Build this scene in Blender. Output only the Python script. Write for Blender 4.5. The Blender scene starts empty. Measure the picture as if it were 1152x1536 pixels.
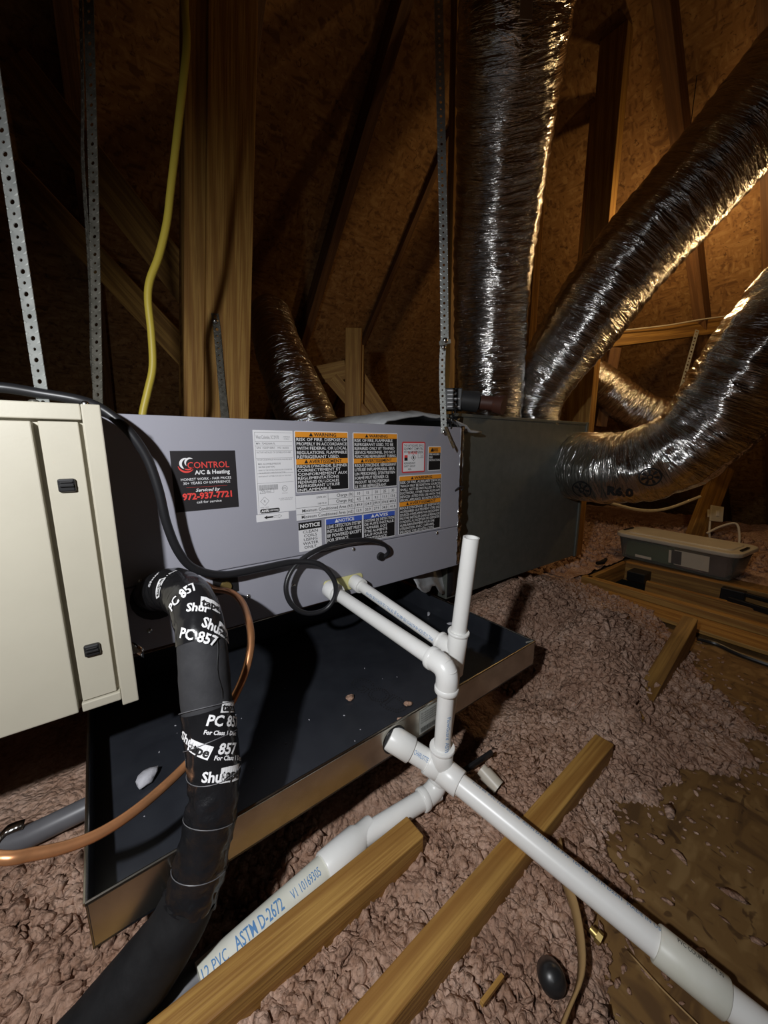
import bpy, math, random
import numpy as np
from mathutils import Vector, Matrix, noise

random.seed(7)
rng = np.random.default_rng(7)
S = bpy.context.scene
C = S.collection

# ------------------------------------------------------------------ camera
FOC = 555.0
PITCH = math.radians(10.3)
AZ = math.radians(53.6)
fh = Vector((math.cos(AZ), math.sin(AZ), 0)); rt = Vector((math.sin(AZ), -math.cos(AZ), 0)); up0 = Vector((0, 0, 1))
FW = fh * math.cos(PITCH) - up0 * math.sin(PITCH)
UP = up0 * math.cos(PITCH) + fh * math.sin(PITCH)
cam = bpy.data.cameras.new('camera'); camo = bpy.data.objects.new('camera', cam); C.objects.link(camo)
cam.sensor_fit = 'AUTO'; cam.sensor_width = 36.0; cam.lens = FOC / 1536 * 36; cam.clip_start = .01
camo.matrix_world = Matrix(((rt.x, UP.x, -FW.x, 0), (rt.y, UP.y, -FW.y, 0), (rt.z, UP.z, -FW.z, 0), (0, 0, 0, 1)))
S.camera = camo

def ray(x, y):
    return FW + rt * ((x - 576) / FOC) - UP * ((y - 768) / FOC)
def pd(x, y, d):                     # a point at distance d in front of the camera
    return ray(x, y) * d
def at(x, y, ax, v):                 # a point on the plane axis = v
    r = ray(x, y); return r * (v / r[ax])

# ------------------------------------------------------------------ world, lights, exposure
S.view_settings.view_transform = 'Standard'; S.view_settings.look = 'None'
S.view_settings.exposure = 0.0; S.view_settings.gamma = 1.0; S.view_settings.use_curve_mapping = False
w = bpy.data.worlds.new('attic_dark'); S.world = w; w.use_nodes = True
w.node_tree.nodes['Background'].inputs[0].default_value = (.9, .8, .7, 1)
w.node_tree.nodes['Background'].inputs[1].default_value = .0015

def spot(name, loc, target, energy, col, size, blend, rad):
    l = bpy.data.lights.new(name, 'SPOT'); o = bpy.data.objects.new(name, l); C.objects.link(o)
    l.energy = energy; l.color = col; l.spot_size = math.radians(size); l.spot_blend = blend; l.shadow_soft_size = rad
    o.location = loc
    o.rotation_euler = (Vector(target) - Vector(loc)).to_track_quat('-Z', 'Y').to_euler()
    return o
# the photographer's work light, held up to the left of the camera
spot('work_light', (-.40, .05, .30), (.26, .86, -.42), 56, (.97, .98, 1.0), 130, 1.0, .022)
# the attic's own bare bulb hangs behind the slanting duct (its glass is built below)
BULB = pd(1016, 346, 2.24)
BULB2 = pd(1240, 395, 1.60)            # a second, unseen bulb right of the frame, added for the ducts' warm bands
l = bpy.data.lights.new('attic_bulb_light', 'POINT'); lo = bpy.data.objects.new('attic_bulb_light', l); C.objects.link(lo)
l.energy = 11.5; l.color = (1.0, .66, .30); l.shadow_soft_size = .035; lo.location = BULB

l2 = bpy.data.lights.new('attic_bulb_light', 'POINT'); lo2 = bpy.data.objects.new('attic_bulb_light', l2); C.objects.link(lo2)
l2.energy = 4.0; l2.color = (1.0, .66, .30); l2.shadow_soft_size = .035; lo2.location = BULB2 + Vector((0, 0, -.095))

# ------------------------------------------------------------------ materials
MATS = {}
def mat(name, col, rough=.5, metal=0.0, **kw):
    m = bpy.data.materials.new(name); m.use_nodes = True
    b = m.node_tree.nodes['Principled BSDF']
    b.inputs['Base Color'].default_value = (*col, 1); b.inputs['Roughness'].default_value = rough; b.inputs['Metallic'].default_value = metal
    for k, v in kw.items(): b.inputs[k].default_value = v
    MATS[name] = m
    return m
def nd(m, t, **kw):
    n = m.node_tree.nodes.new(t)
    for k, v in kw.items(): setattr(n, k, v)
    return n
def lk(m, a, b): m.node_tree.links.new(a, b)
def ramp(m, stops):
    r = nd(m, 'ShaderNodeValToRGB'); e = r.color_ramp.elements
    while len(e) > 1: e.remove(e[-1])
    e[0].position = stops[0][0]; e[0].color = (*stops[0][1], 1)
    for p, c in stops[1:]:
        x = e.new(p); x.color = (*c, 1)
    return r
def coords(m, kind='Object', scale=(1, 1, 1), rand=False):
    t = nd(m, 'ShaderNodeTexCoord'); mp = nd(m, 'ShaderNodeMapping'); mp.inputs['Scale'].default_value = scale
    lk(m, t.outputs[kind], mp.inputs['Vector'])
    if rand:
        oi = nd(m, 'ShaderNodeObjectInfo'); mm = nd(m, 'ShaderNodeMath', operation='MULTIPLY'); mm.inputs[1].default_value = 37
        lk(m, oi.outputs['Random'], mm.inputs[0]); lk(m, mm.outputs[0], mp.inputs['Location'])
    return mp.outputs[0]
def noise_tex(m, vec, scale, detail=4, rough=.55, dist=0.0):
    n = nd(m, 'ShaderNodeTexNoise'); n.inputs['Scale'].default_value = scale; n.inputs['Detail'].default_value = detail
    n.inputs['Roughness'].default_value = rough; n.inputs['Distortion'].default_value = dist
    if vec: lk(m, vec, n.inputs['Vector'])
    return n.outputs['Fac']
def bump(m, h, strength, dist=.01, base=None):
    b = nd(m, 'ShaderNodeBump'); b.inputs['Strength'].default_value = strength; b.inputs['Distance'].default_value = dist
    lk(m, h, b.inputs['Height'])
    if base: lk(m, base, b.inputs['Normal'])
    lk(m, b.outputs[0], m.node_tree.nodes['Principled BSDF'].inputs['Normal'])
    return b.outputs[0]
def mixc(m, f, a, b, blend='MIX'):
    x = nd(m, 'ShaderNodeMix', data_type='RGBA', blend_type=blend)
    if isinstance(f, float): x.inputs[0].default_value = f
    else: lk(m, f, x.inputs[0])
    for i, v in ((6, a), (7, b)):
        if isinstance(v, tuple): x.inputs[i].default_value = (*v, 1)
        else: lk(m, v, x.inputs[i])
    return x.outputs[2]
def base(m, c): lk(m, c, m.node_tree.nodes['Principled BSDF'].inputs['Base Color'])

def noisy(name, c1, c2, scale, rough, metal=0.0, bmp=0.0, bscale=None, kind='Object', stretch=(1, 1, 1), **kw):
    m = mat(name, c1, rough, metal, **kw)
    v = coords(m, kind, stretch)
    f = noise_tex(m, v, scale, 5, .6)
    r = ramp(m, [(.35, c1), (.68, c2)]); lk(m, f, r.inputs[0]); base(m, r.outputs[0])
    if bmp: bump(m, noise_tex(m, v, bscale or scale * 4, 4), bmp, .004)
    return m

def wood(name, c1, c2, c3, rough=.65):
    m = mat(name, c1, rough)
    v = coords(m, 'Object', (1.2, 22, 22), True)
    wv = nd(m, 'ShaderNodeTexWave', wave_type='BANDS', bands_direction='DIAGONAL'); wv.inputs['Scale'].default_value = .55
    wv.inputs['Distortion'].default_value = 4.5; wv.inputs['Detail'].default_value = 2.5; wv.inputs['Detail Scale'].default_value = .8
    lk(m, v, wv.inputs['Vector'])
    v2 = coords(m, 'Object', (3.5, 150, 150), True)
    n0 = noise_tex(m, v2, 1.0, 3); nr = ramp(m, [(.40, (0, 0, 0)), (.64, (.85, .85, .85))]); lk(m, n0, nr.inputs[0]); n = nr.outputs[0]
    v3 = coords(m, 'Object', (3, 9, 9), True)
    n3 = noise_tex(m, v3, 1.0, 4)
    cm = tuple(.25 * p + .75 * q for p, q in zip(c1, c2))
    r = ramp(m, [(.1, cm), (.5, c1), (.9, c1)]); lk(m, wv.outputs['Fac'], r.inputs[0])
    c = mixc(m, n, r.outputs[0], c2, 'MIX')
    r3 = ramp(m, [(.4, (1, 1, 1)), (.75, c3)]); lk(m, n3, r3.inputs[0])
    base(m, mixc(m, .8, c, r3.outputs[0], 'MULTIPLY'))
    bump(m, n, .25, .002)
    return m
wood('pine', (.47, .27, .068), (.27, .125, .024), (.66, .58, .45))
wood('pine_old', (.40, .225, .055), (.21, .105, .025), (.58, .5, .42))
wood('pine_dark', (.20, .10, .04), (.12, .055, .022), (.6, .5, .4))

def osb(name, c1, c2, c3, sc=1.0):
    m = mat(name, c1, .75)
    v = coords(m, 'Object')
    outs = []
    for rot, st in ((.5, (7, 30, 30)), (-.75, (30, 7, 30)), (1.9, (9, 34, 9))):
        mp = nd(m, 'ShaderNodeMapping'); mp.inputs['Rotation'].default_value = (rot * .3, rot * .2, rot); mp.inputs['Scale'].default_value = tuple(s * sc for s in st)
        lk(m, v, mp.inputs['Vector']); outs.append(noise_tex(m, mp.outputs[0], 1.0, 3, .5, .6))
    f1 = noise_tex(m, v, 9 * sc, 2); f2 = noise_tex(m, v, 13 * sc, 2)
    g1 = ramp(m, [(.47, (0, 0, 0)), (.53, (1, 1, 1))]); lk(m, f1, g1.inputs[0])
    g2 = ramp(m, [(.53, (0, 0, 0)), (.57, (1, 1, 1))]); lk(m, f2, g2.inputs[0])
    c = mixc(m, g1.outputs[0], outs[0], outs[1]); c = mixc(m, g2.outputs[0], c, outs[2])
    r = ramp(m, [(.36, c2), (.47, c1), (.53, c1), (.64, c3)]); lk(m, c, r.inputs[0])
    fl_ = noise_tex(m, v, 30 * sc, 2, .5, 1.5); rf = ramp(m, [(.30, (.45, .40, .36)), (.36, (1, 1, 1))]); lk(m, fl_, rf.inputs[0])
    base(m, mixc(m, 1.0, r.outputs[0], rf.outputs[0], 'MULTIPLY')); bump(m, c, .35, .003)
    return m
osb('osb_roof', (.30, .155, .055), (.17, .08, .028), (.40, .235, .095))
osb('osb_floor', (.185, .100, .030), (.11, .056, .018), (.26, .155, .055), .8)

m = mat('foil', (.80, .79, .77), .16, 1.0)
vv = coords(m, 'UV', (1, 1, 1))
mp1 = nd(m, 'ShaderNodeMapping'); mp1.inputs['Scale'].default_value = (120, 7, 1); mp1.inputs['Rotation'].default_value = (0, 0, .12); lk(m, vv, mp1.inputs['Vector'])
mp2 = nd(m, 'ShaderNodeMapping'); mp2.inputs['Scale'].default_value = (42, 6, 1); mp2.inputs['Rotation'].default_value = (0, 0, -.35); lk(m, vv, mp2.inputs['Vector'])
h1 = noise_tex(m, mp1.outputs[0], 1.0, 4, .6, .4); h2 = noise_tex(m, mp2.outputs[0], 1.0, 3, .55, 1.2)
b1 = bump(m, h2, .8, .016); bump(m, h1, .7, .008, b1)
r = ramp(m, [(.3, (.62, .60, .57)), (.7, (.88, .87, .85))]); lk(m, h2, r.inputs[0]); base(m, r.outputs[0])

m = mat('insulation', (.4, .25, .2), 1.0, 0, **{'Specular IOR Level': .05})
v = coords(m, 'Object'); f = noise_tex(m, v, 9, 5, .65); f2 = noise_tex(m, v, 85, 3)
r = ramp(m, [(.3, (.36, .215, .152)), (.5, (.53, .345, .255)), (.72, (.70, .50, .395))]); lk(m, f, r.inputs[0])
r2 = ramp(m, [(.3, (.72, .66, .60)), (.6, (1, 1, 1))]); lk(m, f2, r2.inputs[0])
base(m, mixc(m, 1.0, r.outputs[0], r2.outputs[0], 'MULTIPLY'))
vd = nd(m, 'ShaderNodeVectorMath', operation='ADD'); nv_ = nd(m, 'ShaderNodeTexNoise'); nv_.inputs['Scale'].default_value = 40; nv_.inputs['Detail'].default_value = 3
vs_ = nd(m, 'ShaderNodeVectorMath', operation='SCALE'); vs_.inputs['Scale'].default_value = .022
lk(m, v, nv_.inputs['Vector']); lk(m, nv_.outputs['Color'], vs_.inputs[0]); lk(m, v, vd.inputs[0]); lk(m, vs_.outputs[0], vd.inputs[1])
vo = nd(m, 'ShaderNodeTexVoronoi', feature='F1'); vo.inputs['Scale'].default_value = 85; lk(m, vd.outputs[0], vo.inputs['Vector'])
iv_ = nd(m, 'ShaderNodeMath', operation='SUBTRACT'); iv_.inputs[0].default_value = 1.0; lk(m, vo.outputs['Distance'], iv_.inputs[1])
bv = bump(m, iv_.outputs[0], .9, .010); bump(m, noise_tex(m, v, 170, 5, .75, .5), .6, .006, bv)

noisy('furnace_paint', (.45, .42, .335), (.48, .45, .36), 6, .45, bmp=.03, bscale=200)
noisy('unit_paint', (.335, .335, .385), (.345, .345, .395), 5, .42, 0, bmp=.03, bscale=250)
noisy('galv_dark', (.115, .125, .112), (.145, .152, .138), 22, .5, .35, bmp=.05, bscale=240)
noisy('galv', (.40, .42, .40), (.56, .58, .55), 40, .42, .45, bmp=.04)
noisy('galv_rust', (.11, .105, .085), (.20, .19, .16), 60, .45, .5, bmp=.06)
noisy('pan_black', (.020, .022, .028), (.028, .031, .038), 12, .30, bmp=.03, bscale=180)
noisy('pan_metal', (.42, .40, .35), (.55, .53, .47), 16, .24, 1.0, bmp=.02)
noisy('pvc', (.82, .82, .79), (.87, .87, .85), 14, .33, bmp=.01)
noisy('pvc_aged', (.66, .66, .56), (.76, .76, .69), 10, .42)
mat('pvc_print', (.10, .25, .50), .5)
mat('ink_grey', (.25, .25, .26), .6)
mat('purple_primer', (.42, .40, .36), .5)
noisy('copper', (.60, .27, .12), (.42, .20, .09), 18, .34, .65)
noisy('foam_black', (.026, .026, .029), (.036, .036, .039), 30, .75, bmp=.12, bscale=120, **{'Specular IOR Level': .3})
noisy('tape_black', (.008, .008, .009), (.013, .013, .015), 14, .30, bmp=.5, bscale=70)
noisy('foam_dark', (.008, .008, .009), (.013, .013, .014), 30, .7, bmp=.12, bscale=120, **{'Specular IOR Level': .25})
m = noisy('tape_print', (.010, .010, .011), (.016, .016, .018), 14, .17, bmp=.10, bscale=40)
mat('cable_black', (.016, .016, .018), .38)
mat('cable_yellow', (.46, .36, .045), .45)
mat('cable_white', (.62, .58, .48), .5)
mat('plastic_black', (.015, .015, .016), .35)
mat('white_label', (.80, .80, .82), .45)
mat('black_label', (.012, .012, .013), .45)
mat('sticker_black', (.022, .020, .022), .4)
mat('orange', (.86, .33, .03), .45)
mat('blue', (.05, .11, .50), .45)
mat('red', (.62, .06, .07), .45)
mat('red_print', (.80, .07, .06), .45)
mat('ink', (.015, .015, .016), .5)
mat('white_ink', (.85, .85, .86), .45)
mat('grommet_brass', (.45, .33, .12), .4, .8)
mat('putty', (.70, .66, .30), .5)
mat('steel', (.68, .68, .66), .25, 1.0)
noisy('fsk_white', (.36, .37, .38), (.46, .47, .48), 20, .5, .1, bmp=.3, bscale=40)
noisy('fibre_grey', (.42, .42, .46), (.56, .56, .60), 40, .95, bmp=.5, bscale=80)
noisy('lid_plastic', (.52, .48, .40), (.58, .54, .46), 8, .4)
m = mat('clear_plastic', (.86, .88, .82), .10, 0, **{'Transmission Weight': .92, 'IOR': 1.12})
mat('paper', (.70, .62, .48), .8)
mat('photo_print', (.13, .12, .11), .5)
mat('contents_green', (.12, .17, .09), .8); mat('contents_red', (.26, .13, .10), .8)
mat('damper_body', (.035, .035, .036), .5); mat('damper_red', (.085, .030, .018), .55)
mat('outlet_cream', (.60, .55, .42), .5)
mat('iron_black', (.012, .012, .013), .45, .4)
mat('hatch_grey', (.33, .33, .32), .6)
noisy('conduit_grey', (.10, .10, .11), (.14, .14, .15), 10, .4)
mat('tan_strip', (.38, .24, .10), .7)
m = mat('bulb_glass', (1, .8, .5), .3, 0, **{'Emission Strength': 30.0}); m.node_tree.nodes['Principled BSDF'].inputs['Emission Color'].default_value = (1, .66, .30, 1)
mat('porcelain', (.75, .72, .66), .3)

# ------------------------------------------------------------------ mesh helpers
ORIG = {}
def props(o, label=None, cat=None, group=None, kind=None):
    if label: o['label'] = label
    if cat: o['category'] = cat
    if group: o['group'] = group
    if kind: o['kind'] = kind
    return o
def thing(name, loc, label, cat, group=None, kind=None):
    o = bpy.data.objects.new(name, None); C.objects.link(o); o.location = loc; o.empty_display_size = .05
    ORIG[o.name] = Vector(loc)
    return props(o, label, cat, group, kind)

class MB:
    def __init__(s): s.v = []; s.f = []; s.uv = None
    def add(s, vs, fs):
        n = len(s.v); s.v.extend([tuple(p) for p in vs]); s.f.extend([tuple(i + n for i in f) for f in fs]); return s
    def box(s, lo, hi):
        x0, y0, z0 = lo; x1, y1, z1 = hi
        return s.add([(x0, y0, z0), (x1, y0, z0), (x1, y1, z0), (x0, y1, z0), (x0, y0, z1), (x1, y0, z1), (x1, y1, z1), (x0, y1, z1)],
                     [(3, 2, 1, 0), (4, 5, 6, 7), (0, 1, 5, 4), (1, 2, 6, 5), (2, 3, 7, 6), (3, 0, 4, 7)])
    def obox(s, p0, p1, w, h, ref=(0, 0, 1)):        # a bar from p0 to p1
        p0 = Vector(p0); p1 = Vector(p1); t = (p1 - p0).normalized(); r = Vector(ref)
        if abs(t.dot(r)) > .98: r = Vector((0, 1, 0))
        y = r.cross(t).normalized(); z = t.cross(y)
        vs = [p + y * (a * w / 2) + z * (b * h / 2) for p in (p0, p1) for a, b in ((-1, -1), (1, -1), (1, 1), (-1, 1))]
        return s.add(vs, [(3, 2, 1, 0), (4, 5, 6, 7), (0, 1, 5, 4), (1, 2, 6, 5), (2, 3, 7, 6), (3, 0, 4, 7)])
    def hull(s, bottom, top):                        # a prism between two loops
        n = len(bottom)
        return s.add(list(bottom) + list(top), [tuple(range(n))[::-1], tuple(range(n, 2 * n))] + [(i, (i + 1) % n, n + (i + 1) % n, n + i) for i in range(n)])
    def tube(s, path, rad, seg=16, caps=True, inner=None):
        P, T, N, B = frames(path); n = len(P)
        rs = rad if hasattr(rad, '__len__') else [rad] * n
        if len(rs) != n: rs = np.interp(np.linspace(0, 1, n), np.linspace(0, 1, len(rs)), rs)
        vs = []
        for i in range(n):
            for k in range(seg):
                a = 2 * math.pi * k / seg
                vs.append(P[i] + (N[i] * math.cos(a) + B[i] * math.sin(a)) * float(rs[i]))
        fs = [(i * seg + k, i * seg + (k + 1) % seg, (i + 1) * seg + (k + 1) % seg, (i + 1) * seg + k) for i in range(n - 1) for k in range(seg)]
        if caps and inner is None:
            fs += [tuple(range(seg))[::-1], tuple((n - 1) * seg + k for k in range(seg))]
        if inner is not None:                         # an open pipe end with wall thickness at the far end
            b = len(vs)
            for d in (0, .05):
                for k in range(seg):
                    a = 2 * math.pi * k / seg
                    vs.append(P[-1] - T[-1] * d + (N[-1] * math.cos(a) + B[-1] * math.sin(a)) * inner)
            l = (n - 1) * seg
            fs += [(l + k, l + (k + 1) % seg, b + (k + 1) % seg, b + k) for k in range(seg)]
            fs += [(b + k, b + (k + 1) % seg, b + seg + (k + 1) % seg, b + seg + k) for k in range(seg)]
            fs += [tuple(b + seg + k for k in range(seg)), tuple(range(seg))[::-1]]
        return s.add(vs, fs)
    def build(s, name, m, parent=None, smooth=True, bevel=0, angle=40, solid=0):
        me = bpy.data.meshes.new(name)
        off = ORIG.get(parent.name, Vector()) if parent else Vector()
        me.from_pydata([(a - off.x, b - off.y, c - off.z) for a, b, c in s.v], [], s.f); me.update()
        if smooth:
            me.polygons.foreach_set('use_smooth', [True] * len(me.polygons)); me.set_sharp_from_angle(angle=math.radians(angle))
        if isinstance(m, str): m = MATS[m]
        me.materials.append(m)
        o = bpy.data.objects.new(name, me); C.objects.link(o)
        if parent: o.parent = parent; ORIG[o.name] = off
        else: ORIG[o.name] = Vector()
        if bevel:
            b = o.modifiers.new('bevel', 'BEVEL'); b.width = bevel; b.segments = 2; b.limit_method = 'ANGLE'; b.angle_limit = math.radians(50)
        if solid:
            b = o.modifiers.new('solid', 'SOLIDIFY'); b.thickness = solid; b.offset = 0
        return o

def smooth_path(pts, n=None, step=.02):
    pts = [Vector(p) for p in pts]
    if len(pts) == 2: return [pts[0].lerp(pts[1], i / 4) for i in range(5)]
    q = [pts[0] * 2 - pts[1]] + pts + [pts[-1] * 2 - pts[-2]]
    out = []
    for i in range(1, len(q) - 2):
        a, b, c, d = q[i - 1:i + 3]; k = max(2, int((c - b).length / step) + 1)
        for j in range(k):
            t = j / k
            out.append(.5 * ((2 * b) + (c - a) * t + (2 * a - 5 * b + 4 * c - d) * t * t + (3 * b - a - 3 * c + d) * t ** 3))
    out.append(pts[-1]); return out
def frames(path):
    P = [Vector(p) for p in path]; n = len(P)
    T = [(P[min(i + 1, n - 1)] - P[max(i - 1, 0)]).normalized() for i in range(n)]
    r = Vector((0, 0, 1)) if abs(T[0].z) < .9 else Vector((0, -1, 0))
    N = [(r - T[0] * r.dot(T[0])).normalized()]
    for i in range(1, n): N.append((N[-1] - T[i] * N[-1].dot(T[i])).normalized())
    B = [T[i].cross(N[i]) for i in range(n)]
    return P, T, N, B

def lumber(name, p0, p1, w, h, m, label=None, cat=None, parent=None, ref=(0, 0, 1), kind=None, group=None, bevel=.003):
    """a board with its length along local X, so that the grain runs along it"""
    p0 = Vector(p0); p1 = Vector(p1); t = (p1 - p0).normalized(); r = Vector(ref)
    if abs(t.dot(r)) > .98: r = Vector((0, 1, 0))
    y = r.cross(t).normalized(); z = t.cross(y); L = (p1 - p0).length; c = (p0 + p1) / 2
    b = MB().box((-L / 2, -w / 2, -h / 2), (L / 2, w / 2, h / 2))
    o = b.build(name, m, None, False, bevel)
    M = Matrix(((t.x, y.x, z.x, c.x), (t.y, y.y, z.y, c.y), (t.z, y.z, z.z, c.z), (0, 0, 0, 1)))
    if parent:
        o.parent = parent; M = Matrix.Translation(-ORIG[parent.name]) @ M; ORIG[o.name] = ORIG[parent.name]
    o.matrix_local = M
    return props(o, label, cat, group, kind)

# lettering -----------------------------------------------------------
_tc = {}
def glyphs(s, bold=0.0, shear=0.0):
    k = (s, bold, shear)
    if k not in _tc:
        cu = bpy.data.curves.new('lettering', 'FONT'); cu.body = s; cu.size = 1; cu.resolution_u = 2; cu.offset = bold; cu.shear = shear; cu.fill_mode = 'FRONT'
        ob = bpy.data.objects.new('lettering_tmp', cu)
        me = ob.to_mesh()
        vs = [(v.co.x, v.co.y) for v in me.vertices]; fs = [tuple(p.vertices) for p in me.polygons]
        ob.to_mesh_clear(); bpy.data.objects.remove(ob); bpy.data.curves.remove(cu)
        if not vs: vs = [(0, 0)]
        x0 = min(a for a, b in vs); x1 = max(a for a, b in vs); y0 = min(b for a, b in vs); y1 = max(b for a, b in vs)
        _tc[k] = (vs, fs, x0, x1, y0, y1)
    return _tc[k]
def fine(vs, fs, L):
    vs = [Vector((a, b)) for a, b in vs]; todo = []
    for f in fs:
        for i in range(1, len(f) - 1): todo.append((f[0], f[i], f[i + 1]))
    cache = {}; out = []
    while todo:
        t = todo.pop(); e = [(vs[t[i]] - vs[t[(i + 1) % 3]]).length for i in range(3)]; k = max(range(3), key=lambda i: e[i])
        if e[k] <= L: out.append(t); continue
        a, b, c = t[k], t[(k + 1) % 3], t[(k + 2) % 3]; key = (min(a, b), max(a, b))
        if key not in cache: vs.append((vs[a] + vs[b]) / 2); cache[key] = len(vs) - 1
        m_ = cache[key]; todo += [(a, m_, c), (m_, b, c)]
    return [(p.x, p.y) for p in vs], out
def text2d(mb, s, x0, x1, yb, h, place, align='fill', bold=0.0, shear=0.0, cap=.70, curved=False):
    """text between x0 and x1 on baseline yb with capital height h; place maps (u, v) to 3-D"""
    vs, fs, a, b, c, d = glyphs(s, bold, shear)
    if curved: vs, fs = fine(vs, fs, .22)
    sy = h / cap; sx = sy
    if align == 'fill': sx = (x1 - x0) / max(b - a, 1e-6); ox = x0 - a * sx
    else:
        wd = (b - a) * sx
        if wd > x1 - x0: sx *= (x1 - x0) / wd; wd = x1 - x0
        ox = {'l': x0, 'c': (x0 + x1 - wd) / 2, 'r': x1 - wd}[align] - a * sx
    mb.add([place(ox + u * sx, yb + v * sy) for u, v in vs], fs)
def on_face(Y): return lambda u, v: (u, Y, v)
def rrect(x0, z0, x1, z1, r, n=4):
    out = []
    for cx, cz, a0 in ((x1 - r, z1 - r, 0), (x0 + r, z1 - r, 90), (x0 + r, z0 + r, 180), (x1 - r, z0 + r, 270)):
        for i in range(n + 1):
            a = math.radians(a0 + 90 * i / n); out.append((cx + r * math.cos(a), cz + r * math.sin(a)))
    return out
def plate(mb, x0, z0, x1, z1, Y, t=.0006, r=.004):
    L = rrect(x0, z0, x1, z1, r)
    mb.hull([(a, Y, b) for a, b in L][::-1], [(a, Y - t, b) for a, b in L][::-1]); return mb

# perforated strap -----------------------------------------------------
def strap(name, path, wdir, width, m, parent=None, pitch=.022, hole=.0062, thick=.0014, label=None, cat=None, alt=True, group=None):
    path = smooth_path(path, step=.05); P = [Vector(p) for p in path]
    s = [0.0]
    for i in range(1, len(P)): s.append(s[-1] + (P[i] - P[i - 1]).length)
    L = s[-1]; n = max(1, int(L / pitch)); pitch = L / n
    def loc(u):
        i = min(max(np.searchsorted(s, u) - 1, 0), len(P) - 2); t = (u - s[i]) / (s[i + 1] - s[i] + 1e-9)
        return P[i].lerp(P[i + 1], t), (P[i + 1] - P[i]).normalized()
    mb = MB(); W = Vector(wdir)
    for c in range(n):
        uc = (c + .5) * pitch; hr = hole * (1 if (c % 2 == 0 or not alt) else .68)
        out = []; inn = []
        for k in range(8):
            a = math.pi / 8 + k * math.pi / 4
            inn.append((uc + hr * math.cos(a), hr * math.sin(a)))
        sq = [(uc + pitch / 2, width / 5), (uc + pitch / 4, width / 2), (uc - pitch / 4, width / 2), (uc - pitch / 2, width / 5), (uc - pitch / 2, -width / 5), (uc - pitch / 4, -width / 2), (uc + pitch / 4, -width / 2), (uc + pitch / 2, -width / 5)]
        pts = []
        for u, v in inn + sq:
            p, t = loc(u); wv = (W - t * W.dot(t)).normalized(); pts.append(p + wv * v)
        cs = []
        for u, v in ((uc + pitch / 2, width / 2), (uc - pitch / 2, width / 2), (uc - pitch / 2, -width / 2), (uc + pitch / 2, -width / 2)):
            p, t = loc(u); wv = (W - t * W.dot(t)).normalized(); cs.append(p + wv * v)
        fs = [(k, (k + 1) % 8, 8 + (k + 1) % 8, 8 + k) for k in range(8)] + [(8, 16, 9), (10, 17, 11), (12, 18, 13), (14, 19, 15)]
        mb.add(pts + cs, fs)
    o = mb.build(name, m, parent, False, 0, solid=thick)
    return props(o, label, cat, group)

def bolt(mb, p, nrm, r=.007, h=.005):
    p = Vector(p); n = Vector(nrm).normalized()
    a = n.orthogonal().normalized(); b = n.cross(a); seg = 10; vs = []; prof = ((r, 0), (r, h * .35), (r * .75, h * .8), (r * .3, h))
    for rr, hh in prof:
        for k in range(seg):
            t = 2 * math.pi * k / seg; vs.append(p + n * hh + (a * math.cos(t) + b * math.sin(t)) * rr)
    fs = [(i * seg + k, i * seg + (k + 1) % seg, (i + 1) * seg + (k + 1) % seg, (i + 1) * seg + k) for i in range(3) for k in range(seg)] + [tuple(30 + k for k in range(seg))]
    mb.add(vs, fs); return mb

# ================================================================== STRUCTURE
ZF = -.845                                            # the floor sheathing
fl = thing('floor', (0, 0, ZF), 'brown strand board attic floor around the insulation', 'floor', kind='structure'); del fl['category']
def sheet(x0, y0, x1, y1, z, nm='floor_panel', t=.018):
    return MB().box((x0 + .0015, y0 + .0015, z - t), (x1 - .0015, y1 - .0015, z)).build(nm, 'osb_floor', fl, False, .002)
sheet(.30, -1.3, 1.62, .44, ZF); sheet(.30, .44, 1.62, .62, ZF - .11); sheet(1.62, -1.3, 2.20, .62, ZF); sheet(1.62, .62, 2.20, 1.7, ZF)
sheet(-1.6, -1.3, .30, .62, ZF - .11); sheet(-1.6, .62, 1.62, 1.7, ZF - .11)
sheet(2.74, -1.3, 5.2, 1.7, ZF); sheet(-1.6, 1.7, 5.2, 4.4, ZF - .02); sheet(2.20, .98, 2.74, 1.7, ZF)

c1, c2 = 5.0, 4.6                                   # the two roof slopes X+z=c1 and Y+z=c2
ZR = 3.0
roof = thing('ceiling', (2, 1.2, 2), 'dark strand board roof deck with rafters', 'roof', kind='structure'); del roof['category']
ZB = -1.0
def deck(nm, quad, nrm):
    n = Vector(nrm).normalized() * .015
    q = [Vector(p) for p in quad]
    return MB().hull(q, [p + n for p in q]).build(nm, 'osb_roof', roof, False)
hip = lambda z: (c1 - z, c2 - z, z)
deck('roof_deck', [hip(ZB), hip(ZR), (c1 - ZR, -3.2, ZR), (c1 - ZB, -3.2, ZB)], (1, 0, 1))
deck('roof_deck', [hip(ZB), hip(ZR), (-2.6, c2 - ZR, ZR), (-2.6, c2 - ZB, ZB)], (0, 1, 1))
deck('roof_deck', [(c1 - ZR, c2 - ZR, ZR), (-2.6, c2 - ZR, ZR), (-2.6, -1.2, ZR), (c1 - ZR, -1.2, ZR)], (0, 0, 1))
wl = MB().box((-2.62, -3.2, -1.0), (-2.6, 5, 2.6)).build('wall_left', 'osb_roof', None, False); props(wl, kind='structure')
wb = MB().box((-2.6, -3.22, -1.0), (5.2, -3.2, 2.6)).build('wall_back', 'osb_roof', None, False); props(wb, kind='structure')

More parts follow.
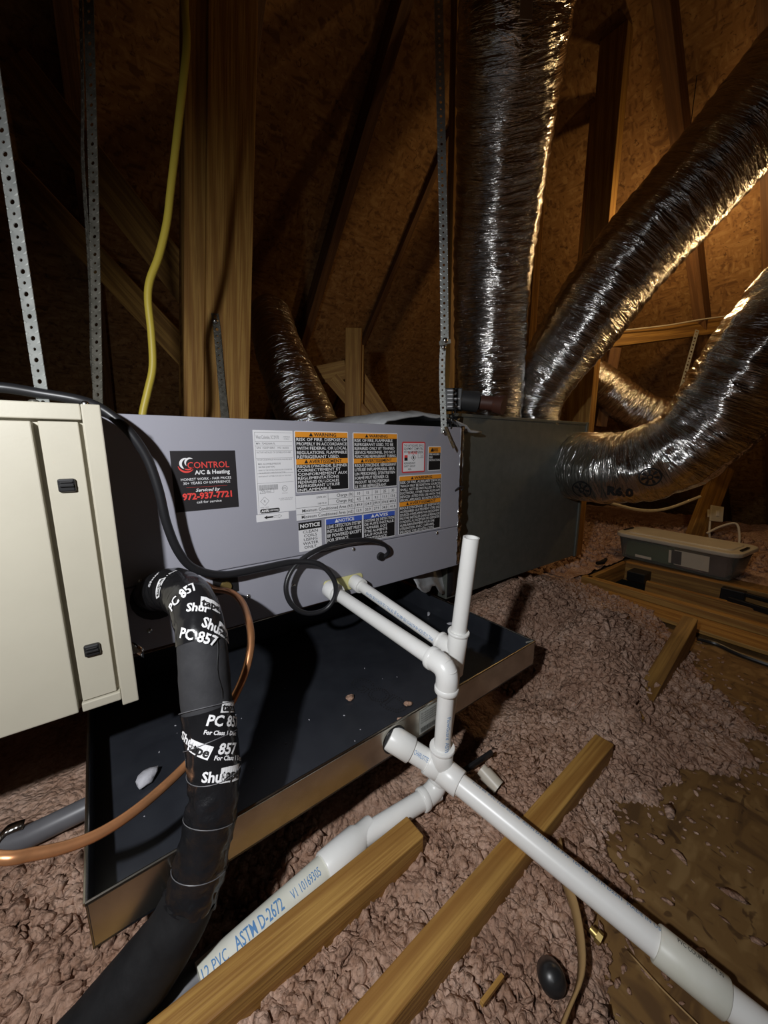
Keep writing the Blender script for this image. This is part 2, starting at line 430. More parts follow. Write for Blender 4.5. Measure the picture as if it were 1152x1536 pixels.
def rafter_x(y, z0=-.9, z1=2.85, w=.075, h=.13, m='pine_dark'):   # on the slope X+z=c1
    d = h / 2 * .7071
    return lumber('rafter', (c1 - z0 - d, y, z0 - d), (c1 - z1 - d, y, z1 - d), w, h, m, parent=roof, ref=(0, 0, 1))
def rafter_y(x, z0=-.9, z1=2.85, w=.075, h=.13, m='pine_dark'):   # on the slope Y+z=c2
    d = h / 2 * .7071
    return lumber('rafter', (x, c2 - z0 - d, z0 - d), (x, c2 - z1 - d, z1 - d), w, h, m, parent=roof, ref=(0, 0, 1))
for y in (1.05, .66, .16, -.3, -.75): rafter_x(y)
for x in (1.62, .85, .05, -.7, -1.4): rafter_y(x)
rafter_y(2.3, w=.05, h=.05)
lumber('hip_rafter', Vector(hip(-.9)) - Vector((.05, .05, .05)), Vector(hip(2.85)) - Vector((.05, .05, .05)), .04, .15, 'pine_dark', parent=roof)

# ------------------------------------------------------------------ loose-fill insulation
def edge_y(x):
    return .022 * np.sin(x * 23 + 1) + .016 * np.sin(x * 51) + np.interp(x, [-2, .35, .46, .60, .75, .95, 1.12, 1.3, 1.45, 1.62, 1.8, 2.0, 2.10, 2.16, 2.22, 2.3], [-.6, -.35, .05, .165, .225, .25, .18, .10, .10, .24, .37, .48, .62, .88, .98, 1.0])
def G(x, y, cx, cy, sx, sy): return np.exp(-((x - cx) / sx) ** 2 - ((y - cy) / sy) ** 2)
def ins_h(x, y):
    h = .012 + .016 * np.clip((y - .5) / .1, 0, 1)
    h = h +   .15 * G(x, y, 1.47, .55, .30, .16) + .15 * G(x, y, 1.55, .98, .42, .26) + .03 * G(x, y, .70, .42, .22, .12) + .065 * G(x, y, 1.20, .40, .15, .12)
    h = h - .075 * G(x, y, 1.10, .66, .12, .14) - .10 * G(x, y, 1.36, .765, .16, .05) - .03 * G(x, y, 1.08, .46, .035, .10) - .05 * G(x, y, .5, .75, .9, .17)
    h = h + .008 * G(x, y, .2, .38, .5, .06)
    h = h - .085 * np.exp(-((y - .605) / .062) ** 2) / (1 + np.exp((x - .52) / .06)) - .04 * G(x, y, .80, .62, .22, .07)
    e = np.clip((y - edge_y(x)) / .10, -1, 1)
    h = np.where(e > 0, h * (1 - (1 - np.clip(e, 0, 1)) ** 2), -.05)
    hole = (x > 2.12) & (x < 2.86) & (y < 1.02)
    h = np.where(hole, -.3, h)
    return ZF + h
def ins_grid(x0, x1, y0, y1, st, amp, sc):
    xs = np.arange(x0, x1 + st / 2, st); ys = np.arange(y0, y1 + st / 2, st)
    X, Y = np.meshgrid(xs, ys, indexing='ij'); Z = ins_h(X, Y).copy()
    nx, ny = X.shape
    for i in range(nx):
        for j in range(ny):
            p = Vector((X[i, j] * sc, Y[i, j] * sc, 3.1))
            d, _ = noise.voronoi(p, distance_metric='DISTANCE')
            Z[i, j] += amp * (.75 - d[0]) + amp * .9 * noise.noise(p * .35)
    return X, Y, Z
insul = MB()
def add_grid(X, Y, Z):
    nx, ny = X.shape; vs = np.stack([X, Y, Z], -1).reshape(-1, 3).tolist()
    keep = (Z > ZF - .13)
    fs = []
    for i in range(nx - 1):
        for j in range(ny - 1):
            if keep[i, j] or keep[i + 1, j] or keep[i + 1, j + 1] or keep[i, j + 1]:
                fs.append((i * ny + j, (i + 1) * ny + j, (i + 1) * ny + j + 1, i * ny + j + 1))
    insul.add(vs, fs)
add_grid(*ins_grid(-.7, 1.1, -.35, 1.1, .011, .016, 34))
add_grid(*ins_grid(1.1, 2.3, .0, 1.9, .013, .016, 30))
add_grid(*ins_grid(-1.5, 1.1, 1.1, 3.6, .05, .03, 14))
# separate lumps lying on it
ico_v = []; t_ = (1 + 5 ** .5) / 2
_b = bpy.data.meshes.new('t'); import bmesh
bm = bmesh.new(); bmesh.ops.create_icosphere(bm, subdivisions=2, radius=1); bm.verts.ensure_lookup_table()
iv2 = np.array([v.co[:] for v in bm.verts]); if2 = np.array([[v.index for v in f.verts] for f in bm.faces]); bm.free()
bm = bmesh.new(); bmesh.ops.create_icosphere(bm, subdivisions=1, radius=1); bm.verts.ensure_lookup_table()
iv1 = np.array([v.co[:] for v in bm.verts]); if1 = np.array([[v.index for v in f.verts] for f in bm.faces]); bm.free()
def lumps(n, x0, x1, y0, y1, r0, r1, iv, fi, dens=None):
    allv = []; allf = []; c = 0; k = 0
    xs = rng.uniform(x0, x1, n); ys = rng.uniform(y0, y1, n); zs = ins_h(xs, ys); e = ys - edge_y(xs)
    for x, y, z, ee in zip(xs, ys, zs, e):
        if z < ZF - .11 or ee < 0: continue
        if ee < .02 and rng.random() < .6: continue
        r = rng.uniform(r0, r1) * (1 if ee > .05 else .7)
        A = rng.normal(size=(3, 3)) * .28 + np.eye(3) * rng.uniform(.75, 1.2, 3)
        nv = iv * (1 + .30 * np.sin(iv @ rng.normal(size=(3, 3)) * 3.2 + rng.uniform(0, 6, 3)).mean(1, keepdims=True) + rng.normal(size=(len(iv), 1)) * .14)
        vv = (nv @ A.T) * r + np.array([x, y, z + r * rng.uniform(.05, .7)])
        allv.append(vv); allf.append(fi + c); c += len(iv)
    if allv: insul.add(np.concatenate(allv).tolist(), [tuple(f) for f in np.concatenate(allf).tolist()])
lumps(9000, -.35, 1.1, .05, .60, .0045, .0115, iv1, if1)
lumps(1000, .0, 1.15, .10, .52, .006, .013, iv2, if2)
lumps(8000, -.15, 1.15, .10, .56, .0028, .0068, iv1, if1)
lumps(4500, 1.05, 2.15, .08, 1.02, .006, .016, iv1, if1)
lumps(2500, -.6, .3, .5, .9, .006, .014, iv1, if1)
def scatter(n):
    allv = []; allf = []; c = 0
    xs = rng.uniform(.35, 2.0, n); ds = np.abs(rng.normal(size=n)) * .09; ys = edge_y(xs) - ds + .01
    for x, y in zip(xs, ys):
        r = rng.uniform(.002, .008); A = np.diag([r * rng.uniform(.8, 1.8), r * rng.uniform(.5, 1.1), r * .35]); a = rng.uniform(0, 3.1)
        Rz = np.array([[math.cos(a), -math.sin(a), 0], [math.sin(a), math.cos(a), 0], [0, 0, 1]])
        vv = (iv1 * (1 + rng.normal(size=(len(iv1), 1)) * .2)) @ A @ Rz.T + np.array([x, y, ZF + r * .25]); allv.append(vv); allf.append(if1 + c); c += len(iv1)
    insul.add(np.concatenate(allv).tolist(), [tuple(f) for f in np.concatenate(allf).tolist()])
scatter(260)
io = insul.build('loose_insulation', 'insulation', None, True, angle=180)
props(io, 'pink lumpy loose-fill insulation covering the attic floor', 'insulation', kind='stuff')
# the far field of insulation beyond the hatch
fi_ = MB(); xs = np.arange(2.15, 4.6, .026); ys = np.arange(-.5, 2.4, .026)
X, Y = np.meshgrid(xs, ys, indexing='ij'); Z = np.full(X.shape, ZF + .04)
for i in range(X.shape[0]):
    for j in range(X.shape[1]):
        p = Vector((X[i, j] * 17, Y[i, j] * 17, 1)); d, _ = noise.voronoi(p, distance_metric='DISTANCE')
        Z[i, j] += .034 * (.7 - d[0]) + .02 * noise.noise(p * .2) + .22 * max(0, (X[i, j] - 3.3)) * .35
keep = ~((X < 2.97) & (Y < 1.03)) & (X + Z < c1 + .05)
ny = X.shape[1]; vs = np.stack([X, Y, Z], -1).reshape(-1, 3).tolist()
fi_.add(vs, [(i * ny + j, (i + 1) * ny + j, (i + 1) * ny + j + 1, i * ny + j + 1) for i in range(X.shape[0] - 1) for j in range(ny - 1) if keep[i, j] and keep[i + 1, j] and keep[i + 1, j + 1] and keep[i, j + 1]])
for x, y in zip(rng.uniform(2.2, 4.1, 2600), rng.uniform(.1, 2.2, 2600)):
    if (x < 3.28 and y < 1.12) or x > c1 - .9: continue
    r = rng.uniform(.010, .026); i = min(int((x - 2.15) / .026), X.shape[0] - 1); j = min(max(int((y + .5) / .026), 0), ny - 1)
    nv = (iv1 * (1 + rng.normal(size=(len(iv1), 1)) * .15)) @ (np.eye(3) + rng.normal(size=(3, 3)) * .2) * r + np.array([x, y, Z[i, j] + r * .3])
    fi_.add(nv.tolist(), [tuple(f) for f in if1.tolist()])
o = fi_.build('loose_insulation', 'insulation', None, True, angle=180); props(o, 'orange lit loose-fill insulation field behind the storage box', 'insulation', kind='stuff')

# ================================================================== JOISTS AND FRAMING
lumber('floor_joist', (.428, .472, -.815), (-.55, .452, -.815), .052, .09, 'pine', 'yellow pine joist with cut end beside the lowest drain pipe', 'joist')
lumber('floor_joist', (.985, .345, -.815), (-.35, .29, -.815), .046, .09, 'pine', 'long pine joist crossing under the white floor drain pipe', 'joist')
lumber('floor_joist', (1.86, .395, -.745), (1.16, .340, -.83), .05, .10, 'pine_old', 'short joist end poking out of the purple insulation mound', 'joist')
# the double post behind the coil cabinet
pt = thing('timber_post', (.36, 1.66, ZF), 'tall olive brown double timber post behind the grey cabinet', 'post')
def post_board(pb, pt_, y, w):
    lo_p = at(pb, 622, 1, y); hi_p = at(pt_, 0, 1, y); k = (hi_p - lo_p) / (hi_p.z - lo_p.z)
    lumber('board', lo_p + k * (ZF - lo_p.z), lo_p + k * (2.1 - lo_p.z), w, .115, 'pine', parent=pt, ref=(0, 1, 0))
post_board(287, 290, 1.66, .070); post_board(336, 345, 1.65, .166)
strap('nailed_strap', [at(322, 470, 1, 1.588), at(326, 500, 1, 1.587), at(336, 620, 1, 1.585), at(338, 660, 1, 1.585)], (1, 0, 0), .026, 'galv_rust', pt)
strap('nailed_strap', [at(325, 500, 1, 1.583), at(342, 655, 1, 1.583)], (1, 0, 0), .022, 'galv_rust', pt)
mb = MB(); bolt(mb, at(323, 481, 1, 1.587), (0, -1, 0), .010, .006); mb.build('nail', 'steel', pt)
# left diagonal webs
lumber('truss_web', pd(20, 95, 1.62), pd(300, 455, 1.82), .16, .04, 'pine_old', 'upper of two dim diagonal truss boards left of the post', 'truss board', ref=tuple(-FW))
lumber('truss_web', pd(20, 255, 1.84), pd(300, 555, 1.90), .12, .04, 'pine_old', 'lower of two dim diagonal truss boards left of the post', 'truss board', ref=tuple(-FW))
# the small post with braces
bp = thing('braced_post', pd(531, 700, 2.35), 'short pine post with nailed braces behind the grey cabinet', 'post')
lumber('stud', pd(531, 495, 2.35), pd(528, 760, 2.42), .10, .07, 'pine', parent=bp, ref=tuple(fh))
lumber('stud', pd(539, 520, 2.40), pd(536, 760, 2.46), .06, .07, 'pine', parent=bp, ref=tuple(fh))
lumber('brace', pd(452, 568, 2.45), pd(520, 555, 2.38), .115, .04, 'pine', parent=bp, ref=tuple(fh))
lumber('brace', pd(499, 568, 2.40), pd(560, 640, 2.40), .09, .04, 'pine', parent=bp, ref=tuple(fh))
lumber('brace', pd(535, 570, 2.48), pd(585, 650, 2.48), .14, .04, 'pine', parent=bp, ref=tuple(fh))
# the tall lit stud right of the ducts and its neighbours
sp = pd(874, 600, 2.50)
lumber('wall_stud', (sp.x, sp.y, ZF), (sp.x, sp.y, c1 - sp.x - .05), .15, .075, 'pine', 'tall orange lit stud behind the two large ducts', 'stud', ref=(1, 0, 0))
s2 = pd(858, 600, 2.75)
lumber('wall_stud', (s2.x, s2.y, ZF), (s2.x, s2.y, c1 - s2.x), .05, .09, 'pine_old', 'dim stud half hidden behind the orange lit stud', 'stud', ref=(1, 0, 0))
s3 = pd(677, 560, 2.4)
lumber('wall_stud', (s3.x, s3.y, ZF), (s3.x - .05, s3.y, c2 - s3.y), .05, .05, 'pine_old', 'thin brown stud at the left edge of the upright duct', 'stud', ref=(1, 0, 0))
s4 = pd(797, 480, 2.9)
lumber('wall_stud', (s4.x, s4.y, ZF), (s4.x, s4.y, min(c1 - s4.x, c2 - s4.y)), .04, .09, 'pine_old', 'thin stud showing between the upright and slanting ducts', 'stud', ref=(1, 0, 0))
# the cross beam on the right with its short post
lumber('cross_beam', pd(905, 512, 3.0), pd(1240, 468, 2.9), .05, .11, 'pine_old', 'brown horizontal beam across the rafters behind the right duct', 'beam', ref=(0, 0, 1))
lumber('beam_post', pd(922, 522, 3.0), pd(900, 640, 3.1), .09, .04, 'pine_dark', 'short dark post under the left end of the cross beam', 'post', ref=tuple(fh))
strap('hanger_strap', [pd(1046, 495, 2.9), pd(1018, 596, 2.85)], tuple(rt), .03, 'galv', None, .028, .008, .0015, 'thin steel strap hanging from the cross beam to the far duct', 'strap')
# leaning stud with the outlet
os_ = pd(1058, 770, 2.95)
lumber('leaning_stud', pd(1042, 812, 2.95), pd(1085, 700, 3.02), .16, .05, 'pine_old', 'leaning stud with nail holes behind the storage box', 'stud', ref=tuple(fh))

# ================================================================== FURNACE
fu = thing('furnace', (-.45, 1.1, -.475), 'beige metal furnace cabinet with black latches at the left', 'furnace')
MB().box((-.95, .815, -.475), (-.012, 1.42, .062)).build('cabinet', 'furnace_paint', fu, False, .003)
MB().box((-.028, .797, -.487), (-.002, .822, .066)).build('corner_post', 'furnace_paint', fu, False, .002)
MB().box((-.95, .800, .040), (-.0285, .83, .066)).build('top_rail', 'furnace_paint', fu, False, .002)
MB().box((-.086, .800, -.476), (-.0285, .83, -.459)).build('bottom_rail', 'furnace_paint', fu, False, .002)
MB().box((-.084, .804, -.457), (-.034, .83, .037)).build('narrow_panel', 'furnace_paint', fu, False, .0015)
MB().box((-.95, .793, -.470), (-.0905, .83, .036)).build('door', 'furnace_paint', fu, False, .002)
for z, x in ((-.066, -.060), (-.362, -.060)):
    la = MB().box((x - .0115, .797, z - .011), (x + .0115, .806, z + .011)).build('latch', 'plastic_black', fu, False, .003)
    la['label'] = 'black plastic latch'
    MB().box((x - .009, .793, z - .002), (x + .009, .799, z + .002)).box((x - .008, .794, z + .0045), (x + .008, .799, z + .0065)).build('ridge', 'plastic_black', la, False, .0008)
mb = MB(); bolt(mb, (-.022, .81, .066), (0, 0, 1), .006, .006); mb.build('screw', 'steel', fu)
mb = MB(); bolt(mb, (-.085, .812, .066), (0, 0, 1), .007, .004); mb.build('screw', 'galv_rust', fu)

# ================================================================== COIL CABINET
X0, X1, YF, ZT, ZS, ZBm = -.012, 1.066, .954, .063, -.310, -.467
cu_ = thing('coil_cabinet', (.53, 1.2, ZBm), 'grey metal coil cabinet covered in warning labels', 'air handler')
MB().box((X0 + .003, YF + .006, ZBm + .002), (X1 - .004, 1.46, ZT - .003)).build('cabinet', 'unit_paint', cu_, False, .003)
MB().box((X0, YF, ZS + .0012), (X1, YF + .02, ZT)).build('upper_panel', 'unit_paint', cu_, False, .0022)
MB().box((X0, YF, ZBm), (X1, YF + .02, ZS - .0012)).build('lower_panel', 'unit_paint', cu_, False, .0022)
MB().box((X0, YF + .0075, ZBm), (.0665, YF + .009, ZT)).build('edge_strip', 'unit_paint', cu_, False)
for x, z in ((.218, -.3205), (.258, -.393), (.384, -.392), (.585, -.3205), (.946, -.3205), (.028, -.30), (.028, -.345), (.034, -.42)):
    mb = MB(); bolt(mb, (x, YF, z), (0, -1, 0), .0062, .0042); mb.build('screw', 'steel', cu_)
# right edge foil tape, ragged
mb = MB(); L = []; R = []
for i in range(46):
    z = ZT + .005 - i * (ZT - ZBm) / 45; j = noise.noise(Vector((i * .45, 2, 1))) * .006; k = noise.noise(Vector((i * .8, 7, 1))) * .006
    L.append((X1 - .012 + j, YF - .0015 + k * .3, z)); R.append((X1 + .006 + k, YF - .002 + j, z))
vs = L + R + [(X1 + .014 + noise.noise(Vector((i * .6, 4, 4))) * .006, YF + .05, L[i][2]) for i in range(46)]
mb.add(vs, [(i, i + 1, 47 + i, 46 + i) for i in range(45)] + [(46 + i, 47 + i, 93 + i, 92 + i) for i in range(45)])
mb.build('edge_tape', 'foil', cu_, True, 0, 180, .001)
# ---- stickers and labels
Y1, Y2, Y3 = YF - .0006, YF - .0009, YF - .0012
def tri(mb, x, z, h, Y): mb.add([(x - h * .58, Y, z), (x + h * .58, Y, z), (x, Y, z + h)], [(0, 1, 2)])
def warning(x0, z0, x1, z1, head1, lines1, head2, lines2, zmid, hb, lab, hcol='orange', hink='ink', margin=.003, name='warning_label'):
    p = plate(MB(), x0, z0, x1, z1, YF).build(name, 'white_label', cu_, False); p['label'] = lab
    mb = MB(); m_ = .0025
    mb.add([(x0 + m_, Y2, z0 + m_), (x1 - m_, Y2, z0 + m_), (x1 - m_, Y2, z1 - m_), (x0 + m_, Y2, z1 - m_)], [(0, 1, 2, 3)]); mb.build('black_panel', 'black_label', p, False)
    mb = MB()
    for zt in ((z1 - m_, zmid) if zmid else (z1 - m_,)):
        mb.add([(x0 + m_, Y3, zt - hb), (x1 - m_, Y3, zt - hb), (x1 - m_, Y3, zt), (x0 + m_, Y3, zt)], [(0, 1, 2, 3)])
    mb.build('header_band', hcol, p, False)
    bd = MB(); wd = x1 - x0; Y4 = YF - .0015
    for head, zt in ((head1, z1 - m_), (head2, zmid)):
        if not zt: continue
        n = .42 if len(head) < 9 else .62; hd = MB()
        cx = (x0 + x1) / 2
        text2d(hd, head, cx - wd * n / 2 + wd * .05, cx + wd * n / 2 + wd * .05, zt - hb * .80, hb * .62, on_face(Y4), bold=.02)
        tri(hd, cx - wd * n / 2, zt - hb * .82, hb * .72, Y4)
        hd.build('header_lettering', hink, p, False)
    for lines, zt, zb in ((lines1, z1 - m_ - hb, (zmid if zmid else z0 + m_)), (lines2, (zmid or 0) - hb, z0 + m_)):
        if not lines: continue
        st = (zt - zb) / len(lines)
        for i, (t, fr) in enumerate(lines):
            text2d(bd, t, x0 + m_ + margin, x0 + m_ + margin + (wd - 2 * m_ - 2 * margin) * fr, zt - st * (i + .86), st * .72, on_face(Y4), bold=.012)
    bd.build('lettering', 'white_ink', p, False)
    return p
warning(.405, -.131, .572, .037, 'WARNING', [('RISK OF FIRE. DISPOSE OF', 1), ('PROPERLY IN ACCORDANCE', 1), ('WITH FEDERAL OR LOCAL', 1), ('REGULATIONS. FLAMMABLE', 1), ('REFRIGERANT USED.', .84)],
        'AVERTISSEMENT', [("RISQUE D'INCENDIE. ÉLIMINER", 1), ('CORRECTEMENT ET', .86), ('CONFORMÉMENT AUX', 1), ('RÉGLEMENTATIONS', .82), ('FÉDÉRALES OU LOCALES', .82), ('RÉFRIGÉRANT UTILISÉ', .83), ('INFLAMMABLE.', .66)], -.0385, .0145,
        'orange and black fire warning label nearest the white data plate')
warning(.588, -.134, .757, .036, 'WARNING', [('RISK OF FIRE. FLAMMABLE', .9), ('REFRIGERANT USED. TO BE', .92), ('REPAIRED ONLY BY TRAINED', .95), ('SERVICE PERSONNEL. DO NOT', .97), ('PUNCTURE REFRIGERANT TUBING.', 1)],
        'AVERTISSEMENT', [("RISQUE D'INCENDIE. RÉFRIGÉRANT", 1), ('UTILISÉ INFLAMMABLE. SEUL', .97), ("UN PERSONNEL D'ENTRETIEN", .97), ('FORMÉ PEUT RÉPARER CE', .80), ('PRODUIT. NE PAS PERFORER', .82), ('LE TUBE RÉFRIGÉRANT.', .76)], -.041, .0145,
        'orange and black fire warning label left of the red bordered label')
warning(.764, -.302, .961, -.101, 'WARNING', [('RISK OF FIRE. AUXILIARY DEVICES', 1), ('WHICH MAY BE IGNITION SOURCES', 1), ('SHALL NOT BE INSTALLED IN THE', 1), ('DUCTWORK, OTHER THAN AUXILIARY', 1), ('DEVICES LISTED FOR USE WITH THE', 1), ('SPECIFIC APPLIANCE. SEE INSTRUCTIONS.', 1)],
        'AVERTISSEMENT', [("RISQUE D'INCENDIE. LES DISPOSITIFS", 1), ('AUXILIAIRES QUI PEUVENT ÊTRE DES', 1), ("SOURCES D'INFLAMMATION NE DOIVENT", 1), ('PAS ÊTRE INSTALLÉS DANS LE RÉSEAU DE', 1), ("CONDUITS, À L'EXCEPTION DES DISPOSITIFS", 1), ('AUXILIAIRES ÉNUMÉRÉS POUR UNE', .86), ("UTILISATION AVEC L'APPAREIL", .86), ('SPÉCIFIQUE. VOIR LES INSTRUCTIONS.', .86)], -.190, .0145,
        'largest orange and black warning label low on the right')
warning(.893, -.090, .955, -.005, 'WARNING', [('FIRE HAZARD', .95), ('READ', .3), ('INSTRUCTIONS', 1), (' ', .01), (' ', .01), (' ', .01)], '', [], None, .020, 'smallest orange and black warning label')
# notice, blue
def blue(x0, x1, head, lines, lab):
    warning(x0, -.302, x1, -.2125, head, lines, '', [], None, .0155, lab, 'blue', 'white_ink', .003, 'notice_label')
blue(.4895, .6195, 'NOTICE', [('LEAK DETECTION SYSTEM', 1), ('INSTALLED. UNIT MUST', 1), ('BE POWERED EXCEPT', 1), ('FOR SERVICE.', .62), (' ', .01)], 'blue headed notice label in English')
blue(.6205, .7495, 'AVIS', [('SYSTÈME DE DÉTECTION', 1), ('DE FUITE INSTALLÉ.', 1), ("L'APPAREIL DOIT", .76), ('ÊTRE ALIMENTÉ', .76), ('SAUF POUR LA', .76), ('MAINTENANCE.', .76)], 'blue headed avis label in French')
# clean coils
p = plate(MB(), .406, -.299, .477, -.2145, YF, r=.002).build('clean_coils_label', 'white_label', cu_, False)
MB().add([(.406, Y2, -.236), (.477, Y2, -.236), (.477, Y2, -.2145), (.406, Y2, -.2145)], [(0, 1, 2, 3)]).build('header_band', 'black_label', p, False)
mb = MB(); text2d(mb, 'NOTICE', .411, .472, -.230, .0105, on_face(Y3), bold=.03); mb.build('header_lettering', 'white_ink', p, False)
mb = MB()
for i, (t, wd) in enumerate((('CLEAN', .046), ('COILS', .040), ('USING', .042), ('WATER', .048), ('ONLY.', .040))):
    text2d(mb, t, .4415 - wd / 2, .4415 + wd / 2, -.2465 - i * .0113, .0082, on_face(Y3))
mb.build('lettering', 'ink', p, False)
# charge table
p = plate(MB(), .402, -.2085, .755, -.138, YF, r=.001).build('charge_table_label', 'white_label', cu_, False)
mb = MB()
def line(mb, xa, za, xb, zb, t=.0004, Y=Y2):
    if abs(xa - xb) < 1e-6: mb.add([(xa - t, Y, za), (xa + t, Y, za), (xa + t, Y, zb), (xa - t, Y, zb)], [(0, 1, 2, 3)])
    else: mb.add([(xa, Y, za - t), (xb, Y, za - t), (xb, Y, za + t), (xa, Y, za + t)], [(0, 1, 2, 3)])
cols = [.590, .623, .656, .689, .722, .755]; rows = [-.138, -.1555, -.173, -.191, -.2085]
for r_ in rows[1:-1]: line(mb, .402 if r_ < -.17 else .501, r_, .755, r_)
for c_ in cols[:-1]: line(mb, c_, -.138, c_, -.2085)
line(mb, .501, -.138, .501, -.173); line(mb, .402, -.2085, .755, -.2085); line(mb, .402, -.138, .755, -.138)
for r_, lab, vals in zip(range(4), ('Charge (lb)', 'Charge (kg)', 'Minimum Conditioned Area (ft2)', 'Minimum Conditioned Area (m2)'),
                         (('10', '15', '20', '25', '30'), ('4.5', '6.8', '9.1', '11.3', '13.6'), ('149.9', '224.9', '299.9', '374.8', '449.8'), ('13.9', '20.9', '27.9', '34.8', '41.8'))):
    zb = rows[r_ + 1] + .0048
    text2d(mb, lab, .406, .586, zb, .0088, on_face(Y2), 'r', .006)
    for k in range(5): text2d(mb, vals[k], cols[k] + .0015, cols[k + 1] - .0015, zb, .0086, on_face(Y2), 'c', .006)
text2d(mb, 'ETIPR 25C', .455, .496, -.150, .005, on_face(Y2), 'r'); text2d(mb, '108173-01', .455, .496, -.168, .005, on_face(Y2), 'r')
mb.build('lettering', 'ink', p, False)
# R-454B
p = plate(MB(), .776, -.093, .879, .010, YF, r=.006).build('refrigerant_label', 'red', cu_, False); p['label'] = 'white label with red border'
MB().add([(.781, Y2, -.088), (.874, Y2, -.088), (.874, Y2, .005), (.781, Y2, .005)], [(0, 1, 2, 3)]).build('white_panel', 'white_label', p, False)
mb = MB()
for i, t in enumerate(('THIS UNIT REQUIRES SERVICE', 'EQUIPMENT COMPATIBLE', 'WITH R-454B REFRIGERANT')): text2d(mb, t, .784, .871, -.006 - i * .0105, .0075, on_face(Y3), 'c' if i else 'fill', .005)
for i, t in enumerate(('REFRIGERANT', 'SAFETY GROUP', 'A2L')): text2d(mb, t, .785, .834, -.064 - i * .0098, .0066, on_face(Y3), 'c', .004)
# cylinder and diamond pictograms, open book
mb.add([(.786, Y3, -.052), (.800, Y3, -.052), (.800, Y3, -.042), (.786, Y3, -.042)], [(0, 1, 2, 3)])
for a, b in (((.826, -.032), (.837, -.0425)), ((.837, -.0425), (.826, -.053)), ((.826, -.053), (.815, -.0425)), ((.815, -.0425), (.826, -.032))):
    d = Vector((b[0] - a[0], b[1] - a[1])).normalized() * .0006; mb.add([(a[0] - d.y, Y3, a[1] + d.x), (b[0] - d.y, Y3, b[1] + d.x), (b[0] + d.y, Y3, b[1] - d.x), (a[0] + d.y, Y3, a[1] - d.x)], [(0, 1, 2, 3)])
mb.add([(.8225, Y3, -.046), (.8295, Y3, -.046), (.828, Y3, -.039), (.826, Y3, -.036), (.8235, Y3, -.041)], [(0, 1, 2, 3, 4)])
for xa, xb in ((.846, .858), (.858, .870)):
    line(mb, xa, -.028, xb, -.028, .0004, Y3); line(mb, xa, -.044, xb, -.044, .0004, Y3); line(mb, xa, -.044, xa, -.028, .0004, Y3); line(mb, xb, -.044, xb, -.028, .0004, Y3)
text2d(mb, 'i', .862, .866, -.042, .009, on_face(Y3), 'c', .03)
mb.build('lettering', 'ink', p, False)
mb = MB(); text2d(mb, 'R-454B', .803, .842, -.031, .0098, on_face(Y3), 'fill', .02)
mb.add([(.786, Y3, -.042), (.800, Y3, -.042), (.800, Y3, -.034), (.786, Y3, -.034)], [(0, 1, 2, 3)]); mb.build('red_lettering', 'red_print', p, False)
# data plate
p = plate(MB(), .296, -.178, .401, .0365, YF, r=.001).build('data_label', 'white_label', cu_, False); p['label'] = 'tall white data label'
mb = MB()
for z in (.031, .008, -.003, -.0145, -.034, -.073, -.098): line(mb, .300, z, .398, z, .0003)
line(mb, .300, -.176, .300, .031, .0003)
text2d(mb, 'West Columbia, SC 29170', .303, .362, .015, .0085, on_face(Y2)); text2d(mb, 'ASSEMBLED', .374, .393, .019, .0030, on_face(Y2)); text2d(mb, 'IN MEXICO', .376, .391, .0135, .0030, on_face(Y2))
text2d(mb, 'M/N  7D45D0AA-7L', .303, .352, .0008, .0048, on_face(Y2), bold=.01); text2d(mb, 'S/N  1525F 00R1', .303, .350, -.0100, .0048, on_face(Y2), bold=.01); text2d(mb, 'MFD  06/2025', .358, .388, -.0100, .0044, on_face(Y2))
text2d(mb, 'FACTORY INSTALLED TXV SUITABLE FOR R-454B', .303, .393, -.0215, .0044, on_face(Y2)); text2d(mb, 'THIS UNIT CAN BE INSTALLED WITH HEATERS IF REQUIRED ABOVE', .303, .396, -.0395, .0034, on_face(Y2))
text2d(mb, 'MAX. ALLOWABLE PRESSURE', .305, .364, -.0505, .0042, on_face(Y2), bold=.01); text2d(mb, '500 PSIG (3447 KPA)', .305, .348, -.0585, .0042, on_face(Y2), bold=.01)
for i, t in enumerate(('REFER TO THE INSTALLATION INSTRUCTIONS FOR', 'THE ALTITUDE CORRECTION FACTORS.')): text2d(mb, t, .305, .395 - i * .018, -.0665 - i * .0070, .0034, on_face(Y2))
text2d(mb, 'REFRIGERANT DISTRIBUTOR SIZE ON TAG INLET', .304, .392, -.082, .0030, on_face(Y2))
x = .303
for i in range(34):
    wv = random.choice((.0006, .0011, .0017)); mb.add([(x, Y2, -.1165), (x + wv * .75, Y2, -.1165), (x + wv * .75, Y2, -.1025), (x, Y2, -.1025)], [(0, 1, 2, 3)]); x += wv + .0006
    if x > .352: break
text2d(mb, '1525F 00R1', .315, .333, -.1225, .0032, on_face(Y2))
def ring(mb, cx, cz, r, t, Y, n=22):
    vs = [(cx + rr * math.cos(2 * math.pi * k / n), Y, cz + rr * math.sin(2 * math.pi * k / n)) for rr in (r - t, r) for k in range(n)]
    mb.add(vs, [(k, (k + 1) % n, n + (k + 1) % n, n + k) for k in range(n)])
def poly_outline(mb, pts, t, Y):
    for a, b in zip(pts, pts[1:] + pts[:1]):
        d = Vector((b[0] - a[0], b[1] - a[1])).normalized() * t; mb.add([(a[0] - d.y, Y, a[1] + d.x), (b[0] - d.y, Y, b[1] + d.x), (b[0] + d.y, Y, b[1] - d.x), (a[0] + d.y, Y, a[1] - d.x)], [(0, 1, 2, 3)])
ring(mb, .372, -.115, .0078, .0010, Y2); text2d(mb, 'ETL', .3665, .3775, -.1175, .0055, on_face(Y2)); text2d(mb, 'Intertek', .3645, .3795, -.1285, .0026, on_face(Y2))
